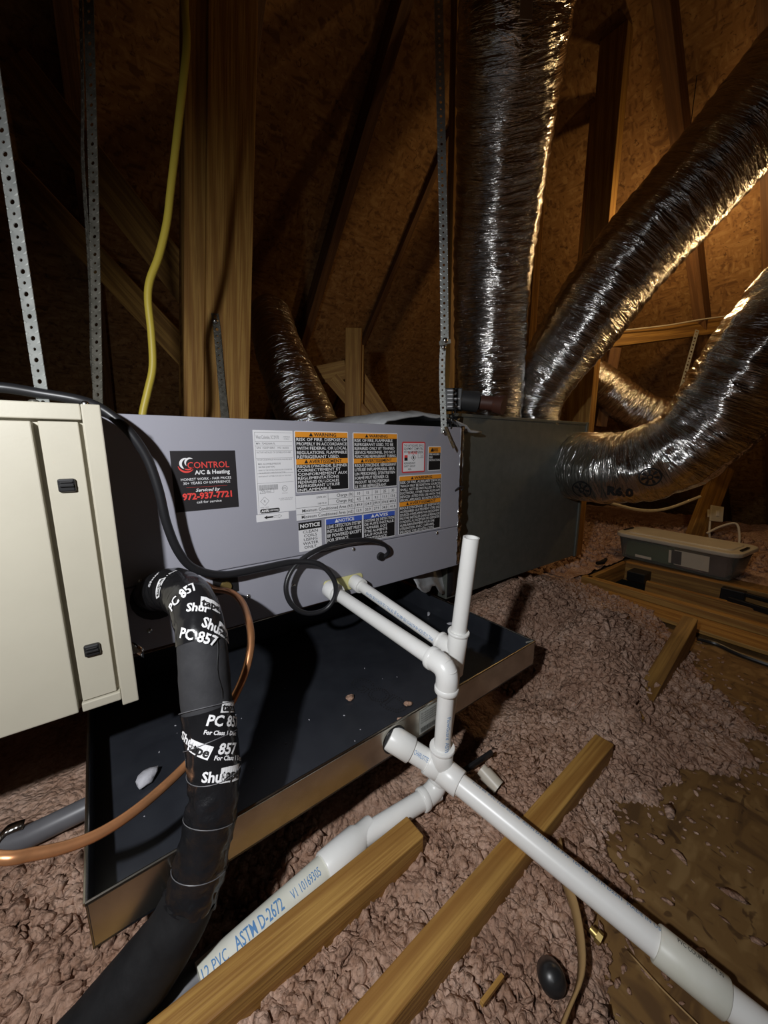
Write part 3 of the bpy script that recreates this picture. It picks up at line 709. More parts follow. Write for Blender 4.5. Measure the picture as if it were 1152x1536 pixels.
poly_outline(mb, [(.305, -.1185 - .006), (.3195, -.1185 - .006), (.3122, -.1115)], .0004, Y2); text2d(mb, '!', .3112, .3134, -.1230, .006, on_face(Y2))
poly_outline(mb, [(.3245, -.1235), (.342, -.1235), (.342, -.1125), (.3245, -.1125)], .0003, Y2); line(mb, .3333, -.1235, .3333, -.1125, .0003)
poly_outline(mb, [(.305, -.145), (.3165, -.1335), (.328, -.145), (.3165, -.1565)], .0004, Y2); text2d(mb, 'R', .314, .319, -.148, .006, on_face(Y2))
text2d(mb, 'UL LISTED FOR USE WITH', .354, .394, -.1425, .0024, on_face(Y2)); text2d(mb, 'COIL ASSEMBLIES', .358, .392, -.1465, .0024, on_face(Y2))
text2d(mb, 'Refrig: R-454B', .304, .326, -.1625, .0026, on_face(Y2))
mb.build('lettering', 'ink_grey', p, False)
L = rrect(.303, -.1765, .355, -.1655, .004); MB().add([(a, Y2, b) for a, b in L], [tuple(range(len(L)))]).build('badge', 'black_label', p, False)
mb = MB(); text2d(mb, 'AHRI', .3055, .3265, -.1735, .0058, on_face(Y3), bold=.04); text2d(mb, 'CERTIFIED', .3285, .3530, -.1730, .0040, on_face(Y3), bold=.02); mb.build('badge_lettering', 'white_ink', p, False)
p = plate(MB(), .292, -.1985, .380, -.1795, YF, r=.001).build('airflow_label', 'white_label', cu_, False)
MB().add([(.312, Y2, -.1885), (.320, Y2, -.1835), (.320, Y2, -.1863), (.336, Y2, -.1863), (.336, Y2, -.1907), (.320, Y2, -.1907), (.320, Y2, -.1935)], [(0, 6, 5, 4, 3, 2, 1)]).build('arrow', 'ink', p, False)
mb = MB(); poly_outline(mb, [(.360, -.1885), (.352, -.1835), (.352, -.1863), (.338, -.1863), (.338, -.1907), (.352, -.1907), (.352, -.1935)], .0003, Y2); mb.build('arrow_outline', 'ink', p, False)
# service sticker
p = plate(MB(), .111, -.153, .2505, -.0135, YF, r=.0008).build('service_sticker', 'sticker_black', cu_, False); p['label'] = 'black square service sticker with red and white print'
rd = MB(); wh = MB(); gr = MB()
F3 = on_face(Y2)
text2d(rd, 'CONTROL', .1435, .2345, -.0535, .0145, F3, bold=.006); text2d(rd, '972-937-7721', .1275, .2360, -.1255, .0145, F3, bold=.035)
text2d(wh, 'A/C & Heating', .1575, .2350, -.0680, .0095, F3, bold=.022)
text2d(gr, 'HONEST WORK - FAIR PRICES', .1275, .2370, -.0815, .0058, F3, bold=.006); text2d(gr, '30+ YEARS OF EXPERIENCE', .1315, .2340, -.0905, .0058, F3, bold=.006)
wh.build('white_lettering', 'white_ink', p, False); wh = MB()
text2d(wh, 'Serviced by', .1560, .2095, -.1085, .0075, F3, bold=.015, shear=.35); wh.build('script_lettering', 'white_ink', p, False); wh = MB(); text2d(wh, 'call for service', .1560, .2110, -.1360, .0060, F3, bold=.004)
line(rd, .137, -.0975, .226, -.0975, .0002, Y2)
def swoosh(mb, cx, cz, r, a0, a1, w0, sx=1.0):
    n = 20; A = []; B_ = []
    for i in range(n + 1):
        t = i / n; a = math.radians(a0 + (a1 - a0) * t); ww = w0 * math.sin(math.pi * min(max(t, .03), .97)) ** .7
        A.append((cx + (r + ww / 2) * math.cos(a) * sx, Y2, cz + (r + ww / 2) * math.sin(a))); B_.append((cx + (r - ww / 2) * math.cos(a) * sx, Y2, cz + (r - ww / 2) * math.sin(a)))
    mb.add(A + B_, [(i, i + 1, n + 2 + i, n + 1 + i) for i in range(n)])
sw = MB()
swoosh(sw, .1430, -.0430, .0125, 85, 245, .0052, 1.05); swoosh(sw, .1500, -.0410, .0105, 60, 215, .0042); sw.build('logo_swoosh', 'white_ink', p, False)
swoosh(rd, .1415, -.0450, .0165, 190, 320, .0040, 1.05); swoosh(rd, .1440, -.0440, .0120, 225, 330, .0030, 1.05)
rd.build('red_lettering', 'red_print', p, False); wh.build('white_lettering', 'white_ink', p, False); gr.build('grey_lettering', 'white_label', p, False)
# cable grommet, drain fitting plate and line-set opening
mb = MB().tube([(.688, .957, -.362), (.688, .945, -.362)], [.015, .013], 18); mb.build('cable_grommet', 'plastic_black', cu_)
pl_ = MB(); L = rrect(.478, -.448, .615, -.402, .010); pl_.hull([(a, YF, b) for a, b in L][::-1], [(a, YF - .004, b) for a, b in L][::-1]); pl_.build('drain_plate', 'putty', cu_, False, .001)
MB().tube([(.205, .956, -.352), (.205, .944, -.352)], [.016, .012], 16).build('line_grommet', 'grommet_brass', cu_)
MB().box((.175, .951, -.372), (.235, .9535, -.328)).build('access_plate', 'plastic_black', cu_, False, .001)
MB().tube([(.055, .956, -.345), (.055, .946, -.345)], [.052, .05], 20).build('line_boot', 'foam_black', cu_)

# white faced wrap between cabinet and plenum, above and below
mb = MB()
n = 16; vs = []
for i in range(n + 1):
    for j in range(5):
        x = .70 + i * .50 / n; zz = .068 + .05 * math.sin(math.pi * min(i / n * 1.15, 1)) ** .5 + .012 * noise.noise(Vector((i * .6, j * 1.1, 3)))
        y = .975 + j * .10; zz += -.02 * (1 if j == 0 else 0)
        vs.append((x, y, zz))
fs = [(i * 5 + j, (i + 1) * 5 + j, (i + 1) * 5 + j + 1, i * 5 + j + 1) for i in range(n) for j in range(4)]
mb.add(vs, fs)
props(mb.build('duct_wrap', 'fsk_white', None, True, 0, 180, .006), 'crumpled grey white wrap lying on top of the grey cabinet', 'insulation wrap')
mb = MB(); vs = []
for i in range(13):
    for j in range(6):
        x = .86 + i * .027; z = -.470 - j * .024 * (1 + .25 * math.sin(i)) * min(1, .35 + i / 9); y = 1.0 + .012 * noise.noise(Vector((i * .7, j * .9, 8))) + .01 * i - .03 * j * .3
        vs.append((x, y, z))
mb.add(vs, [(i * 6 + j, (i + 1) * 6 + j, (i + 1) * 6 + j + 1, i * 6 + j + 1) for i in range(12) for j in range(5)])
props(mb.build('duct_wrap', 'fsk_white', None, True, 0, 180, .004), 'torn grey wrap hanging under the joint of cabinet and plenum', 'insulation wrap')

# ================================================================== PLENUM
pn = thing('supply_plenum', (1.62, 1.3, -.64), 'dark grey sheet metal plenum box right of the labelled cabinet', 'plenum')
MB().box((1.085, 1.03, -.645), (2.165, 1.62, .118)).build('box', 'galv_dark', pn, False, .004)
MB().box((2.148, 1.022, -.648), (2.170, 1.035, .122)).build('corner_flange', 'galv_dark', pn, False, .002)
MB().box((1.085, 1.024, .108), (2.148, 1.034, .121)).build('top_flange', 'galv_dark', pn, False, .002)
mb = MB(); L = []; 
for i in range(40):
    z = .11 - i * .745 / 39; L.append((1.150 + noise.noise(Vector((i * .3, 1, 9))) * .008, 1.0285, z))
mb.add(L + [(1.088, 1.0285, p[2]) for p in L], [(i, i + 1, 41 + i, 40 + i) for i in range(39)])
mb.build('shadow_strip', 'tape_black', pn, True, 0, 180, .001)  # the cabinet edge's shadow on the plenum, built as a strip in tape black

# ================================================================== DUCTS
def foil_duct(name, path, rads, label, seed, amp=.012, step=.011, seg=84, coil=.045, group=None, crum=0.0):
    P = smooth_path(path, step=step); P, T, N, B = frames(P); n = len(P)
    rs = np.interp(np.linspace(0, 1, n), np.linspace(0, 1, len(rads)), rads)
    root = thing(name, P[0], label, 'duct', group)
    vs = []; s = 0; S_ = []
    for i in range(n):
        if i: s += (P[i] - P[i - 1]).length
        S_.append(s)
        for k in range(seg):
            a = 2 * math.pi * k / seg; r = float(rs[i]); ca, sa = math.cos(a), math.sin(a)
            rid = .0035 * math.sin(2 * math.pi * (s / coil) + a)
            q = Vector((ca * 1.6 + seed, sa * 1.6, s * 36)); q2 = Vector((ca * 2.2 + seed, sa * 2.2, s * 15 + 5)); q3 = Vector((ca * 1.1, sa * 1.1 + seed, s * 3))
            dn = 1 - abs(noise.noise(q)) * 2; d2 = noise.noise(q2); d3 = noise.noise(q3)
            rr = r + rid * .6 + amp * (.22 * dn + .34 * d2) + .010 * d3 + crum * noise.noise(Vector((ca * 2.6, sa * 2.6 + seed, s * 11)))
            vs.append(P[i] + (N[i] * ca + B[i] * sa) * rr)
    fs = [(i * seg + k, i * seg + (k + 1) % seg, (i + 1) * seg + (k + 1) % seg, (i + 1) * seg + k) for i in range(n - 1) for k in range(seg)]
    fs += [tuple(range(seg))[::-1], tuple((n - 1) * seg + k for k in range(seg))]
    mb = MB().add(vs, fs); o = mb.build('foil_jacket', 'foil', root, True, 0, 180)
    uv = o.data.uv_layers.new(name='uv'); D = np.zeros((len(o.data.loops), 2), 'f'); li = 0
    for f in fs:
        for j, vi in enumerate(f):
            i, k = divmod(vi, seg); u = k / seg
            if len(f) == 4 and j in (1, 2) and k == 0: u = 1.0
            D[li] = (S_[i], u * 1.05); li += 1
    uv.data.foreach_set('uv', D.ravel())
    return root, (P, T, N, B, rs)
d1, _ = foil_duct('flex_duct', [pd(733, 640, 1.86), pd(735, 590, 1.82), pd(734, 500, 1.74), pd(740, 400, 1.60), pd(749, 300, 1.45), pd(760, 150, 1.24), pd(774, 0, 1.08), pd(795, -200, .98)], [.150, .158, .166, .166, .166, .166, .166], 'large upright silver duct rising from the plenum', 1)
q = pd(789, 10, .90)
tg = MB(); w_ = rt * .015; hh = UP * .032
tg.hull([q - w_ - hh * .9, q + w_ - hh, q + w_ * 1.15 + hh, q - w_ * .9 + hh], [p + FW * .0015 for p in (q - w_ - hh * .9, q + w_ - hh, q + w_ * 1.15 + hh, q - w_ * .9 + hh)])
t_o = tg.build('paper_tag', 'paper', d1, False)
d2, _ = foil_duct('flex_duct', [pd(800, 640, 1.98), pd(802, 600, 1.95), pd(826, 555, 1.86), pd(870, 492, 1.74), pd(940, 395, 1.62), pd(1050, 268, 1.46), pd(1160, 142, 1.32), pd(1300, -20, 1.2)], [.125, .150, .168, .172, .170, .168, .168], 'large silver duct slanting up to the upper right corner', 2, .013)
d3, _ = foil_duct('flex_duct', [at(868, 700, 1, 1.045), at(872, 700, 1, .98), pd(906, 702, 1.80), pd(952, 700, 1.68), pd(1012, 678, 1.56), pd(1065, 635, 1.46), pd(1110, 575, 1.38), pd(1165, 500, 1.30), pd(1290, 360, 1.22)], [.180, .165, .160, .164, .164, .162, .160], 'silver elbow duct curving right from the plenum side', 3, .022, crum=.012)
mb = MB(); cc = at(868, 700, 1, 1.03)
mb.tube([cc + Vector((0, .004, 0)), cc + Vector((0, -.025, 0))], .188, 40); mb.build('collar', 'galv', d3)
from mathutils.bvhtree import BVHTree
def tree_of(o, root):
    off = ORIG[root.name]; return BVHTree.FromPolygons([tuple(v.co + off) for v in o.data.vertices], [tuple(p.vertices) for p in o.data.polygons])
def decal(root, tree, cen, rad, kind, nm, m):
    r0 = ray(*cen); hit = tree.ray_cast(Vector((0, 0, 0)), r0.normalized()); c = hit[0]; n = hit[1]; n = n if n.dot(r0) < 0 else -n
    n = (n * .3 - r0.normalized()).normalized(); a = rt - n * rt.dot(n); a.normalize(); b = n.cross(a); mb = MB()
    def put(u, v):
        o = c + a * u + b * v + n * .12; h = tree.ray_cast(o, -n)
        return (h[0] if h[0] else c + a * u + b * v) + n * .0016
    if kind == 'ring':
        for r1, r2 in ((.86, 1.0), (.18, .30)):
            k = 24; vs = [put(rad * rr * math.cos(2 * math.pi * i / k), rad * rr * math.sin(2 * math.pi * i / k)) for rr in (r1, r2) for i in range(k)]
            mb.add(vs, [(i, (i + 1) % k, k + (i + 1) % k, k + i) for i in range(k)])
        for i in range(7):
            q = 2 * math.pi * i / 7; d = (math.cos(q), math.sin(q)); e = (-d[1], d[0])
            mb.add([put(rad * (d[0] * f + e[0] * g), rad * (d[1] * f + e[1] * g)) for f, g in ((.35, -.06), (.78, -.14), (.78, .14), (.35, .06))], [(0, 1, 2, 3)])
    else:
        vs, fs, x0, x1, y0, y1 = glyphs(kind, .05); sc = rad * 2 / max(x1 - x0, y1 - y0); mb.add([put((u - (x0 + x1) / 2) * sc, (v - (y0 + y1) / 2) * sc) for u, v in vs], fs)
    mb.build(nm, m, root, False)
tr3 = tree_of([c for c in d3.children if c.name.startswith('foil')][0], d3)
decal(d3, tr3, (872, 735), .045, 'ring', 'round_mark', 'ink'); decal(d3, tr3, (975, 716), .040, 'ring', 'round_mark', 'ink'); decal(d3, tr3, (930, 738), .05, 'R6.0', 'print', 'ink')
d4, _ = foil_duct('flex_duct', [pd(880, 560, 3.1), pd(905, 578, 3.05), pd(950, 612, 3.0), pd(1010, 637, 2.95), pd(1080, 650, 2.9)], [.14, .145, .15, .15, .15], 'small dim duct behind the elbow duct at the right', 4, .014)
d5, _ = foil_duct('flex_duct', [pd(405, 470, 2.35), pd(418, 520, 2.25), pd(440, 580, 2.1), pd(470, 650, 2.0), pd(520, 740, 1.95)], [.125, .14, .15, .15, .15], 'dim grey duct behind the post and grey cabinet', 5, .014)

# damper motor on the plenum by the upright duct
dm = thing('damper_motor', pd(700, 610, 1.62), 'dark motor with rusty red round end on the plenum', 'damper motor')
mb = MB(); a = pd(668, 600, 1.58); b = pd(694, 600, 1.56); mb.obox(a, b, .08, .088, (0, 0, 1)); mb.build('control_box', 'damper_body', dm, False, .004)
mb = MB().tube([pd(690, 600, 1.56), pd(716, 603, 1.56)], [.040, .046, .044], 20); mb.build('housing', 'damper_body', dm)
mb = MB().tube([pd(714, 603, 1.57), pd(745, 606, 1.55)], [.030, .030], 18); mb.build('shaft', 'damper_red', dm)
mb = MB().tube([pd(742, 606, 1.55), pd(756, 608, 1.53)], [.036, .040, .040], 22); mb.build('end_cap', 'damper_red', dm)
mb = MB()
for i in range(5):
    a = pd(671, 586 + i * 6, 1.525); mb.obox(a, a + rt * (.035 if i % 2 else .05), .002, .006, tuple(UP))
mb.build('print_lines', 'white_label', dm, False)

# ================================================================== DRAIN PAN
ang = math.atan2(.573 - .549, 1.005 + .088)
pa = thing('drain_pan', (.46, .80, -.678), 'black drain pan with shiny metal sides under the grey cabinet', 'drain pan')
cR, sR = math.cos(ang), math.sin(ang)
def pp(u, v, z): return Vector((-.088 + u * cR - v * sR, .549 + u * sR + v * cR, z))
LU, LV, ZP0, ZP1 = 1.093, .66, -.678, -.600
MB().hull([pp(0, 0, ZP0), pp(LU, 0, ZP0), pp(LU, LV, ZP0), pp(0, LV, ZP0)], [pp(0, 0, ZP0 + .004), pp(LU, 0, ZP0 + .004), pp(LU, LV, ZP0 + .004), pp(0, LV, ZP0 + .004)]).build('pan_floor', 'pan_black', pa, False)
def wall(u0, v0, u1, v1, nm, t=.0016):
    a = pp(u0, v0, ZP0); b = pp(u1, v1, ZP0); n = Vector((-(b - a).y, (b - a).x, 0)).normalized()
    o = MB().hull([a, b, b + n * t, a + n * t], [p + Vector((0, 0, ZP1 - ZP0)) for p in (a, b, b + n * t, a + n * t)]).build(nm, 'pan_metal', pa, False)
    MB().hull([a + n * (t + .0002) + Vector((0, 0, .004)), b + n * (t + .0002) + Vector((0, 0, .004)), b + n * (t + .0012) + Vector((0, 0, .004)), a + n * (t + .0012) + Vector((0, 0, .004))],
              [p + Vector((0, 0, ZP1 - ZP0 - .002)) for p in (a + n * (t + .0002), b + n * (t + .0002), b + n * (t + .0012), a + n * (t + .0012))]).build('black_lining', 'pan_black', o, False)
    MB().tube([a + n * .0005 + Vector((0, 0, ZP1 - ZP0)), (a + b) / 2 + n * .0005 + Vector((0, 0, ZP1 - ZP0)), b + n * .0005 + Vector((0, 0, ZP1 - ZP0))], .0030, 8).build('rolled_rim', 'pan_metal', o)
wall(0, 0, LU, 0, 'front_wall'); wall(LU, 0, LU, LV, 'side_wall'); wall(LU, LV, 0, LV, 'rear_wall'); wall(0, LV, 0, 0, 'side_wall')
mb = MB().obox(pp(LU - .001, .006, ZP1), pp(LU - .03, .012, ZP1 + .001), .003, .003); mb.build('corner_tab', 'galv', pa, False)
# pan label
mb = MB(); u0, u1 = .605, .70
mb.hull([pp(u0, -.0012, ZP0 + .010), pp(u1, -.0012, ZP0 + .010), pp(u1, -.0012, ZP1 - .008), pp(u0, -.0012, ZP1 - .008)], [pp(u0, -.0004, ZP0 + .010), pp(u1, -.0004, ZP0 + .010), pp(u1, -.0004, ZP1 - .008), pp(u0, -.0004, ZP1 - .008)])
pl2 = mb.build('pan_label', 'galv', pa, False); mb = MB(); pf = lambda u, v: pp(u, -.0016, v)
for i in range(5): text2d(mb, 'SECONDARY DRAIN PAN USE ONLY', u0 + .004, u0 + .075, ZP1 - .017 - i * .006, .0035, pf)
x = u0 + .004
while x < u0 + .06:
    wv = random.choice((.0012, .002, .003)); mb.add([pp(x, -.0016, ZP0 + .014), pp(x + wv * .7, -.0016, ZP0 + .014), pp(x + wv * .7, -.0016, ZP0 + .026), pp(x, -.0016, ZP0 + .026)], [(0, 1, 2, 3)]); x += wv + .0008
mb.build('print', 'ink', pl2, False)
# dot-printed stamp on the pan floor
mb = MB(); A0 = at(528, 1022, 2, ZP0 + .0045); A1 = at(612, 1072, 2, ZP0 + .0045); du = (A1 - A0).normalized(); dv = Vector((-du.y, du.x, 0)); wd = (A1 - A0).length
pl_f = lambda u, v: A0 + du * u + dv * v + Vector((0, 0, .0003))
for cx, s_ in ((0, 'G'), (.33, 'O'), (.62, 'D')):
    vs_, fs_, a_, b_, c_, d_ = glyphs(s_, .0)
    edges = {}
    for f in fs_:
        for i in range(len(f)):
            e = tuple(sorted((f[i], f[(i + 1) % len(f)]))); edges[e] = edges.get(e, 0) + 1
    for (i, j), c in edges.items():
        if c != 1: continue
        p0 = Vector(vs_[i]); p1 = Vector(vs_[j]); L_ = (p1 - p0).length; k = max(1, int(L_ / .07))
        for q_ in range(k):
            p = p0.lerp(p1, (q_ + .5) / k); u = (cx + (p.x - a_) / (b_ - a_) * .30) * wd; v = (p.y - c_) / (d_ - c_) * .055 - .02; r_ = .0017
            mb.add([pl_f(u - r_, v - r_), pl_f(u + r_, v - r_), pl_f(u + r_, v + r_), pl_f(u - r_, v + r_)], [(0, 1, 2, 3)])
mb.build('stamp', 'ink', pa, False)

# bits of insulation and crumbs lying in the pan
def flake(px, py, size, label, m='insulation', h=.35, seed=0, z=ZP0 + .004):
    c = at(px, py, 2, z); r_ = np.random.default_rng(seed)
    nv = iv2 * (1 + .25 * np.sin(iv2 @ r_.normal(size=(3, 3)) * 3).mean(1, keepdims=True) + r_.normal(size=(len(iv2), 1)) * .07)
    nv = nv * np.array([size * r_.uniform(.8, 1.3), size * r_.uniform(.45, .8), size * h]) ; a = r_.uniform(0, 3)
    R_ = np.array([[math.cos(a), -math.sin(a), 0], [math.sin(a), math.cos(a), 0], [0, 0, 1]]); nv = nv @ R_.T
    nv[:, 2] -= nv[:, 2].min(); nv += np.array(c)
    o = MB().add(nv.tolist(), [tuple(f) for f in if2.tolist()]).build('insulation_flake', m, None, True, 0, 180)
    return props(o, label, 'debris', 'flakes lying in the drain pan')
flake(525, 1049, .015, 'pink flake on the pan floor beside the stamped letters', seed=1)
flake(612, 1057, .012, 'pale flake at the right end of the stamped letters', seed=2)
flake(602, 1081, .010, 'pale flake nearest the pan rim by the drain outlet', seed=3)
flake(222, 1171, .022, 'grey fluff lump on the pan floor beside the copper tube', 'fibre_grey', .5, 4)
flake(676, 937, .014, 'white scrap at the back of the pan below the upper pipe', 'fibre_grey', .3, 5)
flake(643, 923, .012, 'white scrap far back in the pan near the plenum', 'fibre_grey', .5, 6)
mb = MB()
for i in range(40):
    u, v = rng.uniform(.05, 1.0), rng.uniform(.02, .42) ** 1.0; c = pp(u, v, ZP0 + .0042); r_ = rng.uniform(.0007, .0017); a = rng.uniform(0, 3)
    d_ = Vector((math.cos(a), math.sin(a), 0)) * r_ * 1.6; e_ = Vector((-d_.y, d_.x, 0)) * .5
    mb.hull([c - d_, c - e_, c + d_, c + e_], [c - d_ * .6 + Vector((0, 0, r_)), c - e_ * .6 + Vector((0, 0, r_)), c + d_ * .6 + Vector((0, 0, r_)), c + e_ * .6 + Vector((0, 0, r_))])
props(mb.build('pan_crumbs', 'fibre_grey', None, False), 'tiny pale crumbs sprinkled over the black pan floor', 'crumbs', kind='stuff')

# ================================================================== PVC DRAINS
def pipe(nm, pts, r, parent, m='pvc', seg=24, inner=None, smoothp=False):
    return MB().tube(smooth_path(pts, step=.008) if smoothp else [Vector(pts[0]).lerp(Vector(pts[-1]), i / 4) for i in range(5)] if len(pts) == 2 else pts, r, seg, True, inner).build(nm, m, parent)
def socket(p, d, r, L, parent, nm='hub', m='pvc'):
    p = Vector(p); d = Vector(d).normalized()
    return MB().tube([p, p + d * .0015, p + d * (L - .0015), p + d * L], [r - .001, r, r, r - .0012], 24).build(nm, m, parent)
def print_on(parent, p0, p1, r, s, u0, u1, ang0, h, m='pvc_print', nm='print', bold=.0):
    P, T, N, B = frames([Vector(p0), Vector(p1)]); t = T[0]; o = Vector(p0)
    to_cam = (-(o.lerp(Vector(p1), .5))); to_cam = (to_cam - t * to_cam.dot(t)).normalized(); side = to_cam.cross(t)
    def place(u, v):
        a = math.radians(ang0) + v / r; return o + t * u + (to_cam * math.cos(a) + side * math.sin(a)) * (r + .0004)
    mb = MB(); text2d(mb, s, u0, u1, 0, h, place, bold=bold, curved=True); return mb.build(nm, m, parent, False)

R1 = .0178
# line 1: coil port -> elbow -> down -> tee on the pan drain -> long floor pipe
d1_ = thing('drain_pipe_run', (.511, .48, -.70), 'white drain pipe with elbow from cabinet down to long floor pipe', 'drain pipe')
pA = Vector((.496, .950, -.428)); pE = at(672, 1003, 0, .511); tee = at(661, 1153, 0, .508)
dirA = (pE - pA).normalized()
oA = pipe('pipe', [pA, pE], R1, d1_); socket(pA, dirA, R1 + .009, .045, d1_); socket(pA + dirA * .060, dirA, R1 + .0012, .006, d1_, 'primer_band', 'purple_primer')
# elbow
dn = (tee - pE).normalized()
e0 = pE - dirA * .048; e1 = pE + dn * .05
bend = [e0]; 
for i in range(9):
    t = i / 8; bend.append((e0.lerp(pE, .45)).lerp(pE, t).lerp(pE.lerp(e1, 0).lerp(pE.lerp(e1, .55), t), t))
bend.append(e1)
el = MB().tube(bend, .0232, 26).build('elbow', 'pvc', d1_)
socket(e0 - dirA * .002, dirA, .0250, .012, d1_, 'elbow_rim'); socket(e1 + dn * .002, -dn, .0250, .012, d1_, 'elbow_rim')
oV = pipe('pipe', [pE, tee], R1, d1_)
print_on(oV, pE, tee, R1, 'FlowGuard  ASTM', .10, .19, 20, .008)
# pan drain stub and run of the tee
st = pp(.53, 0, -.640); R2 = .0215
lend = pd(1200, 1590, .49); lend = at(1205, 1592, 2, -.800)
runD = (lend - tee).normalized(); stD = (tee - st).normalized()
socket(st, (sR, -cR, 0), .0315, .002, d1_, 'gasket', 'plastic_black'); socket(st - stD * .014, stD, .0275, .056, d1_, 'adapter')
oS = pipe('pipe', [st, tee], .0225, d1_); print_on(oS, st, tee, .0225, 'CHARLOTTE', .045, .078, -10, .009)
socket(tee - stD * .034, stD, .0272, .036, d1_, 'tee_body'); socket(tee - runD * .002, runD, .0275, .050, d1_, 'tee_body')
socket(tee - dn * .055, dn, .0245, .050, d1_, 'tee_branch'); socket(tee - dn * .058, dn, .0272, .008, d1_, 'tee_rim')
oL = pipe('pipe', [tee, lend], R2, d1_)
print_on(oL, tee, lend, R2, "1-1/4 IN  PVC 1120 SCH 40  ASTM D1785  NSF-PW  160 PSI  ASTM D2241  MADE IN USA", .07, .40, 50, .007)
L_ = (lend - tee).length; cp = at(1030, 1448, 0, tee.x + .72 * (lend.x - tee.x)); k_ = (cp - tee).dot(runD)
oc = socket(tee + runD * (k_ - .035), runD, .0262, .085, d1_, 'coupling', 'pvc_aged')
print_on(oc, tee + runD * (k_ - .035), tee + runD * (k_ + .05), .0262, 'PVC COUPLING 4 30', .02, .075, 48, .008, 'ink')

# line 2: second port with open vent, down behind to the low pipe along the joist
d2_ = thing('vent_pipe_run', (.56, .53, -.80), 'white pipe run with open upright vent behind the front elbow', 'drain pipe')
qA = Vector((.583, .950, -.424)); qT = at(684, 978, 0, .608); qTop = at(707, 806, 0, .612); qLow = at(656, 1186, 2, -.795)
dq = (qT - qA).normalized(); dv_ = (qTop - qT).normalized(); dl = (qLow - qT).normalized()
oB = pipe('pipe', [qA, qT], .0165, d2_); socket(qA, dq, .0235, .04, d2_)
print_on(oB, qT, qA, .0165, 'PVC 1120 SCH 40 ASTM D1785 480 PSI @ 73F PVC 1120 ASTM D1785 NSF PW', .06, .33, 12, .0085)
pipe('vent_pipe', [qT, qTop], .0178, d2_, inner=.0145)
socket(qT + dv_ * .055, -dv_, .0225, .11, d2_, 'tee_body'); socket(qT + dv_ * .056, -dv_, .0252, .007, d2_, 'tee_rim')
socket(qT - dq * .05, dq, .0222, .05, d2_, 'tee_branch'); socket(qT - dq * .052, dq, .0240, .007, d2_, 'tee_rim')
pipe('pipe', [qT, qLow], .0165, d2_)
wEnd = at(300, 1475, 2, -.805); wJ = at(533, 1262, 2, -.800); dw = (wJ - qLow).normalized()
b0 = qLow - dl * .03; b1 = qLow + dw * .045
bend = [b0] + [(b0.lerp(qLow, i / 8)).lerp(qLow.lerp(b1, i / 8), i / 8) for i in range(1, 8)] + [b1]
MB().tube(bend, .0225, 24).build('elbow', 'pvc', d2_); socket(b0 - dl * .02, dl, .0235, .03, d2_, 'elbow_rim'); socket(b1 - dw * .012, dw, .0250, .014, d2_, 'elbow_rim')
pipe('pipe', [qLow, wJ], .0205, d2_)
dw2 = (wEnd - wJ).normalized()
MB().tube([wJ - dw2 * .045, wJ - dw2 * .040, wJ - dw2 * .012, wJ - dw2 * .002, wJ + dw2 * .035, wJ + dw2 * .075, wJ + dw2 * .077], [.021, .0225, .0235, .0285, .0295, .0295, .028], 26).build('coupling', 'pvc', d2_)
oW = pipe('pipe', [wJ, wEnd], .0252, d2_, 'pvc_aged')
print_on(oW, wEnd, wJ, .0252, 'ASTM D-2672', .052, .134, -6, .019, bold=.01); print_on(oW, wEnd, wJ, .0252, 'V1 10169305', .150, .208, -6, .014)
print_on(oW, wEnd, wJ, .0252, '12 PVC', .003, .040, -6, .016)

# ================================================================== LINE SET
def wrapped_text(parent, P, T, rs, s, size, i0, th0, rot, m='white_ink', boxed=False):
    """lettering printed on a tape wound round a bent tube; th0 degrees from the side facing the viewer"""
    c = P[i0]; t = T[i0]; to_cam = -c; to_cam = (to_cam - t * to_cam.dot(t)).normalized(); side = t.cross(to_cam)
    r = float(rs[i0]); ca, sa = math.cos(math.radians(rot)), math.sin(math.radians(rot))
    Sacc = [0.0]
    for i in range(1, len(P)): Sacc.append(Sacc[-1] + (P[i] - P[i - 1]).length)
    def place(u, v, lift=.0012):
        x = u * ca - v * sa; y = u * sa + v * ca               # x round the tube to the right, y up the tube
        sv = min(max(Sacc[i0] - y, 0), Sacc[-1] - 1e-4); j = min(max(int(np.searchsorted(Sacc, sv)) - 1, 0), len(P) - 2); f = (sv - Sacc[j]) / (Sacc[j + 1] - Sacc[j])
        pc = P[j].lerp(P[j + 1], f); tt = (P[j + 1] - P[j]).normalized(); n1 = (to_cam - tt * to_cam.dot(tt)).normalized(); n2 = tt.cross(n1)
        rr = float(rs[j]) * (1 - f) + float(rs[j + 1]) * f + lift + .0014; a = (math.radians(th0) + x / r) * SGN
        return pc + (n1 * math.cos(a) + n2 * math.sin(a)) * rr
    SGN = 1 if side.dot(rt) > 0 else -1
    mb = MB(); vs, fs, a, b, cc_, d = glyphs(s, .03); vs, fs = fine(vs, fs, .25)
    sc = size * 1.22 / .7; mb.add([place(u * sc, v * sc) for u, v in vs], fs)
    mb.build('lettering', m, parent, False)
    if boxed:
        bx = MB(); x0, x1 = -.1 * sc, (b + .1) * sc; n = 8
        vs = [place(x0 + (x1 - x0) * i / n, y, .0007) for i in range(n + 1) for y in (-.15 * sc, .85 * sc)]
        bx.add(vs, [(2 * i, 2 * i + 2, 2 * i + 3, 2 * i + 1) for i in range(n)]); bx.build('white_print', 'white_ink', parent, False)
ls = thing('suction_line', pd(315, 1170, .575), 'thick black insulated refrigerant line wrapped in printed tape', 'refrigerant line')
